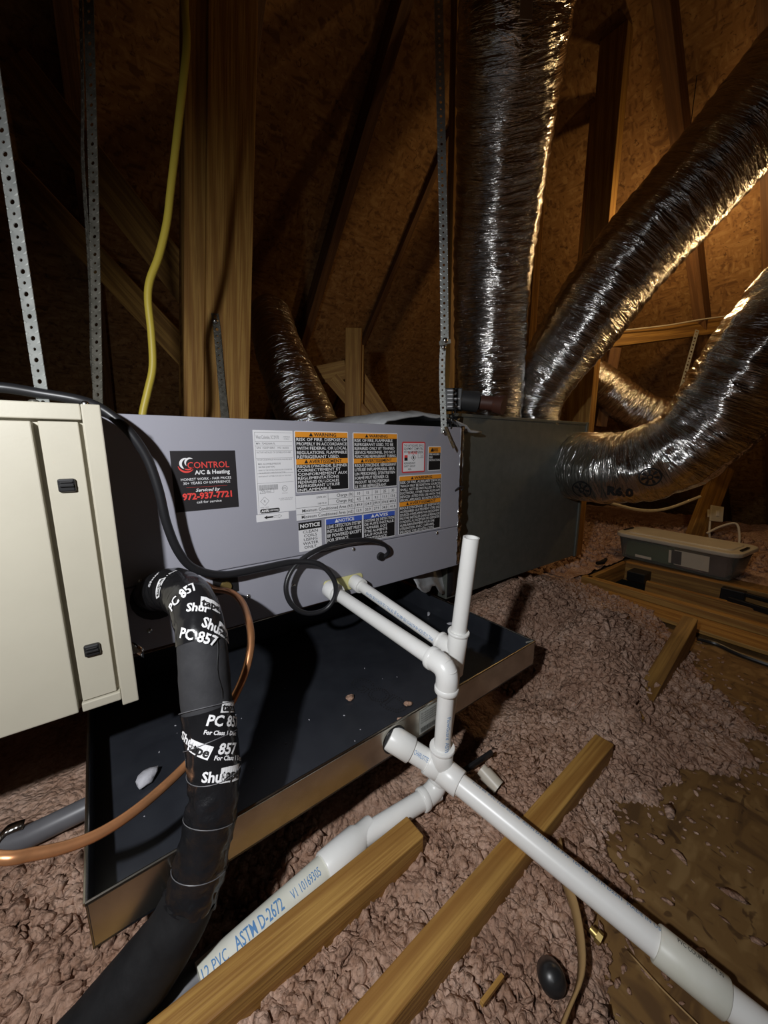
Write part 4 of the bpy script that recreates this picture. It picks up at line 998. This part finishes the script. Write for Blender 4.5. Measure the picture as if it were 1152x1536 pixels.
lsp = [at(228, 893, 1, .975), pd(240, 887, .80), pd(262, 884, .725), pd(285, 900, .665), pd(299, 935, .635), pd(305, 985, .615), pd(310, 1050, .60), pd(317, 1110, .588), pd(322, 1165, .578), pd(317, 1220, .570), pd(305, 1280, .565), pd(290, 1335, .56), pd(264, 1390, .548), pd(226, 1445, .540), pd(158, 1530, .520), pd(60, 1640, .49)]
LSP, LST, LSN, LSB = frames(smooth_path(lsp, step=.006)); nL = len(LSP)
LSR = np.interp(np.linspace(0, 1, nL), [0, .12, .2, .3, .42, .5, .6, .72, .80, .84, .9, 1], [.040, .041, .041, .038, .039, .038, .036, .038, .041, .045, .046, .046])
def idx(px, py):
    best = min(range(nL), key=lambda i: (Vector(((LSP[i].dot(rt) / LSP[i].dot(FW)) * FOC + 576, 768 - (LSP[i].dot(UP) / LSP[i].dot(FW)) * FOC)) - Vector((px, py))).length); return best
def section(nm, i0, i1, m, extra=0.0, wr=0.0, seed=0):
    seg = 40; vs = []
    for i in range(i0, i1 + 1):
        for k in range(seg):
            a = 2 * math.pi * k / seg; w_ = wr * noise.noise(Vector((math.cos(a) * 2 + seed, math.sin(a) * 2, i * .35))) + wr * .6 * noise.noise(Vector((math.cos(a) * 5 + seed, math.sin(a) * 5, i * .6)))
            vs.append(LSP[i] + (LSN[i] * math.cos(a) + LSB[i] * math.sin(a)) * (float(LSR[i]) + extra + w_))
    n = i1 - i0 + 1
    fs = [(i * seg + k, i * seg + (k + 1) % seg, (i + 1) * seg + (k + 1) % seg, (i + 1) * seg + k) for i in range(n - 1) for k in range(seg)] + [tuple(range(seg))[::-1], tuple((n - 1) * seg + k for k in range(seg))]
    return MB().add(vs, fs).build(nm, m, ls, True, 0, 60)
a_, b_, c_, d_, e_ = idx(300, 962), idx(312, 1060), idx(320, 1160), idx(285, 1345), idx(262, 1400)
tp1 = section('printed_tape', 0, a_, 'tape_print', .0006, .0016, 1); foam = section('foam_sleeve', a_ - 2, b_ + 2, 'foam_black', -.0006, .0006, 2)
tp2 = section('printed_tape', b_, c_, 'tape_print', .0010, .0014, 3); section('plain_tape', c_ - 1, d_, 'tape_black', .0, .0045, 4); section('foam_sleeve', d_ - 1, nL - 1, 'foam_dark', .0, .001, 5)
for px, py in ((312, 1062), (319, 1112), (322, 1150), (312, 1225), (300, 1300)):   # tape edges
    i = idx(px, py); n1 = [LSP[i] + (LSN[i] * math.cos(a) + LSB[i] * math.sin(a)) * (float(LSR[i]) + .0022) + LST[i] * (.008 * math.sin(a + px)) for a in [2 * math.pi * k / 32 for k in range(33)]]
    MB().tube(n1, .0007, 5).build('tape_edge', 'conduit_grey', ls)
# foam seam
i = idx(312, 1000); sm = []
for j in range(a_, b_, 2):
    to = -LSP[j]; t = LST[j]; n1 = (to - t * to.dot(t)).normalized(); n2 = rt - t * rt.dot(t); n2 = (n2 - n1 * n2.dot(n1)).normalized(); an = math.radians(32 + 4 * math.sin(j * .5)); sm.append(LSP[j] + (n1 * math.cos(an) + n2 * math.sin(an)) * (float(LSR[j]) - .0002))
if len(sm) > 2: MB().tube(sm, .0008, 5).build('sleeve_seam', 'plastic_black', ls)
for (px, py), s, sz, th, rot, bx in (((296, 925), 'Shur', .0100, -20, -22, 0), ((296, 925), 'tape', .0100, 14, -22, 1), ((300, 950), 'Shur', .0105, 2, -30, 0), ((303, 958), 'tape', .0105, 38, -30, 1),
                                 ((270, 900), 'tape', .0105, -40, 25, 1), ((280, 920), 'PC 857', .0100, -55, 10, 0), ((297, 955), 'PC 857', .0110, -50, -25, 0), ((262, 882), 'Shur', .0095, -10, 0, 0), ((275, 890), 'For Class 1 Duct', .0040, -30, 12, 0)):
    if bx: wrapped_text(tp1, LSP, LST, LSR, s, sz, idx(px, py), th, rot, 'ink', True)
    else: wrapped_text(tp1, LSP, LST, LSR, s, sz, idx(px, py), th, rot)
for (px, py), s, sz, th, rot, bx in (((315, 1080), 'PC 857', .0115, -8, -24, 0), ((315, 1090), 'For Class 1 Duct', .0045, -14, -24, 0), ((315, 1090), 'Shur', .0105, -76, -34, 0), ((318, 1105), 'tape', .0105, -52, -34, 1), ((318, 1120), '857', .0115, 8, -24, 0), ((318, 1128), 'For Class 1 Duct', .0045, 0, -24, 0), ((320, 1150), 'Shur', .0105, -28, -14, 0), ((320, 1156), 'tape', .0100, 12, -14, 1), ((315, 1068), 'tape', .0090, 28, -20, 1)):
    if bx: wrapped_text(tp2, LSP, LST, LSR, s, sz, idx(px, py), th, rot, 'ink', True)
    else: wrapped_text(tp2, LSP, LST, LSR, s, sz, idx(px, py), th, rot)

cl = [at(308, 876, 1, .952), at(322, 884, 1, .925), at(345, 888, 1, .87), at(363, 903, 1, .815), pd(374, 935, .745), pd(376, 970, .71), pd(367, 1010, .685), pd(349, 1050, .67), pd(322, 1096, .652), pd(288, 1138, .62), pd(250, 1176, .58), pd(200, 1218, .535), pd(150, 1250, .50), pd(100, 1270, .475), pd(50, 1281, .455), pd(0, 1287, .44), pd(-90, 1270, .45)]
props(MB().tube(smooth_path(cl, step=.01), .0072, 18).build('copper_tube', 'copper'), 'bare copper tube looping from the cabinet across the pan', 'tube')

# ================================================================== CABLES
cb = [at(-60, 582, 1, .93), at(0, 581, 1, .93), at(60, 590, 1, .92), at(118, 600, 1, .91), at(150, 612, 1, .895), at(178, 632, 1, .885), at(200, 655, 1, .882), at(222, 690, 1, .882), at(238, 735, 1, .882), at(250, 785, 1, .885), at(268, 828, 1, .893), at(292, 853, 1, .902), at(335, 862, 1, .912), at(390, 853, 1, .92), at(440, 843, 1, .918), at(478, 846, 1, .90), at(500, 868, 1, .885), at(503, 893, 1, .88), at(488, 914, 1, .885), at(460, 920, 1, .892), at(437, 906, 1, .90), at(429, 880, 1, .908), at(440, 852, 1, .915), at(468, 829, 1, .918), at(510, 813, 1, .918), at(555, 810, 1, .92), at(577, 817, 1, .923), at(583, 828, 1, .935), at(575, 836, 1, .952)]
props(MB().tube(smooth_path(cb, step=.008), list(np.interp(np.linspace(0, 1, 40), [0, .45, .6, 1], [.0092, .0092, .0068, .0068])), 14).build('power_cable', 'cable_black'), 'black power cable with a round loop in front of the grey cabinet', 'cable')
yc = [at(282, -60, 1, 1.12), at(277, 0, 1, 1.12), at(280, 60, 1, 1.12), at(275, 120, 1, 1.12), at(266, 200, 1, 1.12), at(256, 285, 1, 1.12), at(250, 335, 1, 1.12), at(238, 385, 1, 1.12), at(225, 420, 1, 1.12), at(222, 450, 1, 1.12), at(227, 500, 1, 1.12), at(229, 550, 1, 1.12), at(222, 585, 1, 1.12), at(214, 620, 1, 1.12), at(213, 645, 1, 1.12)]
props(MB().tube(smooth_path(yc, step=.015), .0085, 12).build('hanging_cable', 'cable_yellow'), 'yellow electric cable hanging down to the grey cabinet', 'cable')

# ================================================================== HANGING STRAPS
strap('hanger_strap', [at(-14, 80, 1, .98), at(5, 210, 1, .96), at(38, 430, 1, .94), at(66, 612, 1, .92)], tuple(rt), .023, 'galv', None, .0185, .0044, .0014, 'bright perforated steel strap at the far left above the furnace', 'strap')
strap('hanger_strap', [at(132, -40, 1, 1.10), at(137, 150, 1, 1.10), at(142, 350, 1, 1.08), at(147, 612, 1, 1.02)], (.75, -.66, 0), .022, 'galv_rust', None, .0185, .0042, .0014, 'dull perforated strap above the furnace corner, the front one of two', 'strap')
strap('hanger_strap', [at(120, -40, 1, 1.14), at(124, 150, 1, 1.14), at(124, 240, 1, 1.14), at(133, 380, 1, 1.12), at(137, 480, 1, 1.10), at(138, 540, 1, 1.06), at(145, 612, 1, 1.03)], (.25, -.97, 0), .022, 'galv_rust', None, .0185, .0042, .0014, 'thin bowed strap beside the dull strap above the furnace corner', 'strap')
hs = thing('hanger_strap', at(680, 645, 1, .94), 'bright perforated strap bolted to the right end of the grey cabinet', 'strap')
strap('upper_strap', [at(655, -140, 1, 1.01), at(659, 60, 1, .985), at(662, 200, 1, .965), at(665, 350, 1, .95), at(667, 515, 1, .935)], tuple(rt), .026, 'galv', hs, .019, .0044)
strap('lower_strap', [at(666, 498, 1, .938), at(663, 560, 1, .942), at(666, 650, 1, .945)], tuple(rt), .020, 'galv', hs, .019, .0042)
strap('bent_tail', [at(668, 640, 1, .935), at(674, 656, 1, .925), at(681, 672, 1, .915)], (1, .3, -.1), .022, 'galv_rust', hs, .019, .0042)
mb = MB(); bolt(mb, at(667, 511, 1, .932), (0, -1, 0), .010, .010); bolt(mb, at(665, 521, 1, .932), (0, -1, 0), .009, .008); mb.build('bolt', 'steel', hs)
mb = MB(); mb.obox(at(660, 515, 1, .934), at(675, 512, 1, .93), .010, .014); mb.build('nut', 'galv', hs, False, .002)
mb = MB(); bolt(mb, at(666, 648, 1, .940), (0, -1, 0), .008, .006); mb.build('bolt', 'steel', hs)
ch = thing('chain', at(678, 622, 1, .96), 'short dark chain beside the strap on top of the cabinet', 'chain')
for i in range(5):
    c = at(682 - i * 1.4, 612 + i * 6.5, 1, .957 - i * .001); R_ = []
    for k in range(13):
        a = 2 * math.pi * k / 12; o_ = (Vector((.8, -.6, 0)) if i % 2 else Vector((.6, .8, 0)))
        R_.append(c + o_ * (.006 * math.cos(a)) + Vector((0, 0, 1)) * (.011 * math.sin(a)))
    MB().tube(R_, .0022, 6).build('link', 'iron_black', ch)
zt = [at(700 + 6 * math.cos(a), 731 + 5 * math.sin(a), 1, .945 - .01 * math.sin(a)) for a in [2 * math.pi * k / 16 for k in range(17)]]
zt = [Vector((1.052 + .018 * math.cos(a), .948 - .012 * math.sin(a), -.165 + .012 * math.sin(a))) for a in [2 * math.pi * k / 16 for k in range(17)]]
props(MB().tube(zt, .0025, 8).build('wire_loop', 'cable_black'), 'small black wire loop at the foil edge of the cabinet', 'wire')

# ================================================================== RIGHT SIDE: HATCH, BOX, OUTLET
ht = thing('attic_hatch', (2.5, .4, ZF), 'open attic ladder hatch with wooden frame in the floor', 'hatch')
zt_ = -.775
lumber('near_rail', (2.235, 1.0, zt_ - .06), (2.205, -1.0, zt_ - .06), .05, .12, 'pine', parent=ht)
lumber('far_rail', (2.735, .97, zt_ - .06), (2.80, -1.0, zt_ - .06), .05, .12, 'pine_old', parent=ht)
lumber('end_rail', (2.235, .965, zt_ - .055), (2.74, .965, zt_ - .055), .03, .11, 'pine_old', parent=ht)
lumber('near_board', (2.13, .84, zt_ - .045), (2.10, -1.0, zt_ - .045), .17, .018, 'pine', parent=ht)
lumber('far_board', (2.86, 1.0, zt_ - .035), (2.92, -1.0, zt_ - .035), .20, .018, 'osb_floor', parent=ht)
lumber('ladder_door', (2.50, .86, zt_ - .17), (2.56, -1.0, zt_ - .22), .36, .02, 'pine', parent=ht)
lumber('ladder_rail', (2.36, .80, zt_ - .10), (2.38, -1.0, zt_ - .12), .03, .07, 'hatch_grey', parent=ht)
lumber('ladder_rail', (2.64, .80, zt_ - .10), (2.70, -1.0, zt_ - .12), .03, .07, 'pine', parent=ht)
MB().box((2.60, .80, zt_ - .08), (2.71, .90, zt_ - .02)).build('hinge_plate', 'iron_black', ht, False, .004)
MB().box((2.68, .36, zt_ - .10), (2.73, .46, zt_ - .01)).build('hinge_plate', 'iron_black', ht, False, .004)
MB().obox((2.66, .42, zt_ - .06), (2.60, -.3, zt_ - .10), .02, .03).build('spring_arm', 'iron_black', ht, False, .002)
MB().obox((2.70, .40, zt_ - .02), (2.66, -.3, zt_ - .05), .02, .02).build('spring_arm', 'iron_black', ht, False, .002)
# storage box
bxl = thing('storage_box', (2.98, .78, zt_), 'clear plastic storage box with pale lid behind the hatch', 'storage box')
a0 = Vector((2.90, 1.10, zt_ - .02)); a1 = Vector((2.84, .44, zt_ - .02)); ax = (a1 - a0).normalized(); ay = Vector((-ax.y, ax.x, 0))
LB = (a1 - a0).length; WB = .34
def bp_(u, v, z): return a0 + ax * u + ay * v + Vector((0, 0, z))
def rr_loop(in_, z, r):
    return [bp_(x, y, z) for x, y in rrect(in_, in_, LB - in_, WB - in_, r, 5)]
lo_ = rr_loop(.03, 0, .04); hi_ = rr_loop(.0, .165, .06); n = len(lo_)
MB().add(lo_ + hi_, [(i, (i + 1) % n, n + (i + 1) % n, n + i) for i in range(n)] + [tuple(range(n))[::-1]]).build('tub', 'clear_plastic', bxl, True, 0, 50, .004)
MB().hull(rr_loop(-.015, .150, .07), rr_loop(-.015, .178, .07)).build('lid_rim', 'lid_plastic', bxl, False, .008)
MB().hull(rr_loop(.035, .170, .05), rr_loop(.045, .186, .05)).build('lid_top', 'lid_plastic', bxl, False, .004)
for u in (.01, LB - .01): MB().obox(bp_(u, WB * .25, .184), bp_(u, WB * .62, .184), .014, .006).build('lid_slot', 'iron_black', bxl, False, .001)
cont = MB().hull(rr_loop(.045, .006, .03), rr_loop(.04, .115, .03)); 
x_ = MB().box((0, 0, 0), (0, 0, 0))
MB().hull([bp_(*p) for p in ((.05, .05, .006), (LB * .52, .05, .006), (LB * .52, WB - .05, .006), (.05, WB - .05, .006))], [bp_(*p) for p in ((.05, .05, .10), (LB * .52, .05, .12), (LB * .52, WB - .05, .12), (.05, WB - .05, .10))]).build('contents', 'contents_green', bxl, False, .01)
MB().hull([bp_(*p) for p in ((LB * .54, .05, .006), (LB - .05, .05, .006), (LB - .05, WB - .05, .006), (LB * .54, WB - .05, .006))], [bp_(*p) for p in ((LB * .54, .05, .11), (LB - .05, .05, .12), (LB - .05, WB - .05, .12), (LB * .54, WB - .05, .11))]).build('contents', 'contents_red', bxl, False, .01)
def front(u0, u1, z0, z1, nm, m, off=-.004):
    f_ = lambda u, z: bp_(u, .03 * (1 - z / .165) + off, z)
    q = [f_(u0, z0), f_(u1, z0), f_(u1, z1), f_(u0, z1)]
    return MB().hull(q, [p + ay * .0012 for p in q]).build(nm, m, bxl, False)
front(.36, .54, .03, .13, 'paper_sheet', 'paper'); front(.345, .40, .035, .125, 'photo_print', 'photo_print', -.006)
front(.33, .35, .035, .122, 'paper_sheet', 'paper', -.005); front(.13, .23, .022, .040, 'paper_strip', 'paper')

# outlet on the leaning stud with its cables
ol = thing('outlet_box', pd(1075, 770, 2.88), 'cream electrical outlet plate beside the leaning stud', 'outlet')
c = pd(1074, 770, 2.88); MB().hull([c + rt * x + UP * z for x, z in ((-.055, -.06), (.045, -.07), (.055, .05), (-.045, .065))], [c + rt * x + UP * z - FW * .012 for x, z in ((-.053, -.058), (.043, -.068), (.053, .048), (-.043, .063))]).build('cover_plate', 'outlet_cream', ol, False, .003)
MB().hull([c + rt * x + UP * z - FW * .0125 for x, z in ((-.012, -.02), (.010, -.02), (.012, .02), (-.010, .02))], [c + rt * x + UP * z - FW * .016 for x, z in ((-.012, -.02), (.010, -.02), (.012, .02), (-.010, .02))]).build('receptacle', 'porcelain', ol, False, .001)
MB().obox(c + FW * .03 - UP * .03, c + FW * .03 + UP * .03, .07, .05).build('back_box', 'outlet_cream', ol, False, .002)
props(MB().tube(smooth_path([pd(1065, 782, 2.87), pd(1064, 800, 2.86), pd(1066, 815, 2.87)], step=.02), .007, 8).build('house_cable', 'cable_white'), 'short white cable dropping from the outlet plate', 'cable')
props(MB().tube(smooth_path([pd(1060, 800, 2.86), pd(1080, 790, 2.84), pd(1103, 785, 2.8), pd(1109, 800, 2.78), pd(1108, 828, 2.76)], step=.02), .008, 8).build('house_cable', 'cable_white'), 'white cable arching behind the right end of the storage box', 'cable')
props(MB().tube(smooth_path([pd(905, 752, 2.75), pd(960, 765, 2.75), pd(1000, 763, 2.78), pd(1050, 745, 2.85)], step=.03), .011, 8).build('house_cable', 'cable_white'), 'pale cable strung from behind the elbow duct to the leaning stud', 'cable')
props(MB().tube(smooth_path([at(1046, 958, 2, ZF + .015), at(1075, 966, 2, ZF + .008), at(1110, 982, 2, ZF + .008), at(1180, 1006, 2, ZF + .008), at(1260, 1030, 2, ZF + .008)], step=.03), .009, 8).build('floor_cable', 'cable_black'), 'black cable lying on the board right of the joist end', 'cable')
props(MB().tube(smooth_path([pd(930, 496, 2.93), pd(1000, 488, 2.9), pd(1060, 478, 2.88), pd(1140, 468, 2.85)], step=.04), .005, 6).build('beam_wire', 'cable_white'), 'thin pale wire running along the top of the cross beam', 'wire')
# dark stick on the insulation beyond
g = pd(895, 850, 2.45); g.z = ZF + .075
props(MB().tube([g, g + rt * .05 + fh * .02, g + rt * .09 + fh * .05 + UP * .012], [.012, .016, .010], 8).build('dark_scrap', 'iron_black'), 'dark scrap lying on insulation left of the storage box', 'debris')

# ================================================================== FOREGROUND FLOOR BITS
gz = lambda x, y: float(ins_h(np.array([x]), np.array([y]))[0])
k = at(828, 1468, 2, ZF + .045)
cp_ = thing('plastic_dome', k, 'round black plastic dome half buried in the insulation', 'plastic dome')
vs = []; seg = 20; ax_ = (Vector((-.55, -.45, .75))).normalized(); a_v = ax_.orthogonal().normalized(); b_v = ax_.cross(a_v)
prof = [(.0195, -.02), (.0200, -.004), (.0196, .004), (.0175, .010), (.0120, .0145), (.0055, .0165), (.0, .0170)]
for r_, h_ in prof:
    for j in range(seg):
        a = 2 * math.pi * j / seg; vs.append(k + ax_ * h_ + (a_v * math.cos(a) + b_v * math.sin(a)) * r_)
MB().add(vs, [(i * seg + j, i * seg + (j + 1) % seg, (i + 1) * seg + (j + 1) % seg, (i + 1) * seg + j) for i in range(len(prof) - 1) for j in range(seg)]).build('shell', 'plastic_black', cp_)
# wood sliver, fitting, tan strip
lumber('wood_sliver', at(722, 1506, 2, ZF + .055), at(754, 1464, 2, ZF + .05), .006, .008, 'pine', 'thin wood sliver on the insulation beside the black dome', 'wood scrap', bevel=.001)
f0 = at(885, 1392, 2, ZF + .03); f1 = at(902, 1410, 2, ZF + .026)
ft = thing('hose_fitting', f0, 'small brass fitting on the floor under the long pipe', 'fitting')
MB().tube([f0, f0.lerp(f1, .6)], [.006, .007], 12).build('barb', 'grommet_brass', ft); MB().tube([f0.lerp(f1, .55), f1], [.010, .010], 6).build('hex_nut', 'grommet_brass', ft)
ts = [at(838, 1262, 2, ZF + .05), at(845, 1310, 2, ZF + .045), at(862, 1360, 2, ZF + .05), at(872, 1420, 2, ZF + .055), at(870, 1470, 2, ZF + .06), at(850, 1520, 2, ZF + .065), at(835, 1560, 2, ZF + .07)]
def ribbon(nm, pts, wdir, width, m, label, cat, solid=.003):
    P = smooth_path(pts, step=.02); W = Vector(wdir); vs = []
    for p in P: vs += [p - W * width / 2, p + W * width / 2]
    o = MB().add(vs, [(2 * i, 2 * i + 1, 2 * i + 3, 2 * i + 2) for i in range(len(P) - 1)]).build(nm, m, None, True, 0, 180, solid); return props(o, label, cat)
ribbon('paper_strip', ts, (.5, -.2, .8), .020, 'tan_strip', 'brown paper edge curling up through the insulation beside the black dome', 'paper strip')
ribbon('wood_splinter', [at(945, 1430, 2, ZF + .004), at(990, 1480, 2, ZF + .008), at(1040, 1530, 2, ZF + .010), at(1080, 1570, 2, ZF + .01)], (.2, .9, .1), .010, 'tan_strip', 'long curved splinter on the floor below the long pipe', 'wood scrap')
# clear tube stub near the tee
t0 = at(728, 1160, 2, ZF + .075); t1 = at(748, 1182, 2, ZF + .062)
props(MB().tube([t0, t0.lerp(t1, .5), t1], .017, 20, True, .0145).build('tube_stub', 'lid_plastic'), 'short pale tube stub in the insulation right of the tee', 'tube')
# black sticks in the trench beside the stub
props(MB().obox(at(690, 1160, 2, ZF + .05), at(738, 1128, 2, ZF + .07), .008, .012).build('black_stick', 'plastic_black', None, False, .001), 'thin black strip in the insulation behind the tee', 'debris')
# grey conduits at lower left
props(MB().tube([at(-30, 1275, 2, -.80), at(40, 1256, 2, -.795), at(130, 1212, 2, -.785), at(260, 1150, 2, -.78)], .022, 20).build('grey_conduit', 'conduit_grey'), 'dark grey pipe running under the left end of the pan', 'pipe')
props(MB().tube([at(180, 1580, 2, -.835), at(250, 1512, 2, -.830), at(330, 1440, 2, -.828)], .026, 20).build('grey_conduit', 'conduit_grey'), 'dark grey pipe beside the lowest joist at the bottom', 'pipe')
ribbon('torn_foil', [at(-5, 1262, 2, -.77), at(10, 1245, 2, -.765), at(36, 1236, 2, -.765)], (.2, .8, .4), .02, 'foil', 'scrap of foil at the left edge beside the grey pipe', 'foil scrap', .001)
ribbon('tape_scrap', [at(190, 968, 1, .945), at(203, 972, 1, .935), at(216, 980, 1, .93)], (.1, .3, .9), .022, 'foil', 'crumpled foil tape scrap under the cabinet beside the furnace', 'foil scrap', .001)
# flakes scattered on the floor boards
for i, (px, py, s, lab) in enumerate(((1004, 1215, .026, 'pale pointed flake on the floor nearest the insulation mound'), (1020, 1285, .018, 'small pale flake on the bare floor below the pointed flake'),
                                       (1100, 1345, .022, 'dark flake alone on the bare floor at the right'), (1010, 1420, .026, 'grey flake on the floor beside the long pipe coupling'))):
    c = at(px, py, 2, ZF + .001); r_ = np.random.default_rng(40 + i)
    nv = iv1 * (1 + r_.normal(size=(len(iv1), 1)) * .3) * np.array([s, s * .6, s * .10]); a = r_.uniform(0, 3); nv = nv @ np.array([[math.cos(a), -math.sin(a), 0], [math.sin(a), math.cos(a), 0], [0, 0, 1]]).T
    nv[:, 2] -= nv[:, 2].min(); nv += np.array(c)
    props(MB().add(nv.tolist(), [tuple(f) for f in if1.tolist()]).build('floor_flake', 'insulation', None, True, 0, 180), lab, 'debris', 'insulation flakes on the floor board')

# ================================================================== THE BARE BULB
def bulb(BULB, label):
    lb = thing('bare_bulb', BULB, label, 'light bulb')
    top = min(c1 - BULB.x, ZR) - .02
    MB().tube([(BULB.x, BULB.y, BULB.z + .16), (BULB.x, BULB.y, top)], .0022, 6).build('cord', 'cable_black', lb)
    MB().tube([(BULB.x, BULB.y, BULB.z + .075), (BULB.x, BULB.y, BULB.z + .16)], [.022, .026, .018], 16).build('socket', 'porcelain', lb)
    seg = 16; vs = []; prof = [(.002, -.052), (.018, -.048), (.030, -.035), (.034, -.015), (.030, .010), (.020, .045), (.014, .078)]
    for r_, h_ in prof:
        for j in range(seg):
            a = 2 * math.pi * j / seg; vs.append(BULB + Vector((r_ * math.cos(a), r_ * math.sin(a), h_)))
    MB().add(vs, [(i * seg + j, i * seg + (j + 1) % seg, (i + 1) * seg + (j + 1) % seg, (i + 1) * seg + j) for i in range(len(prof) - 1) for j in range(seg)]).build('glass', 'bulb_glass', lb)
bulb(BULB, 'bare warm light bulb hanging behind the slanting duct')
bulb(BULB2, 'unseen bare warm light bulb hanging right of the elbow duct')
lo.location = BULB + Vector((0, 0, -.095))
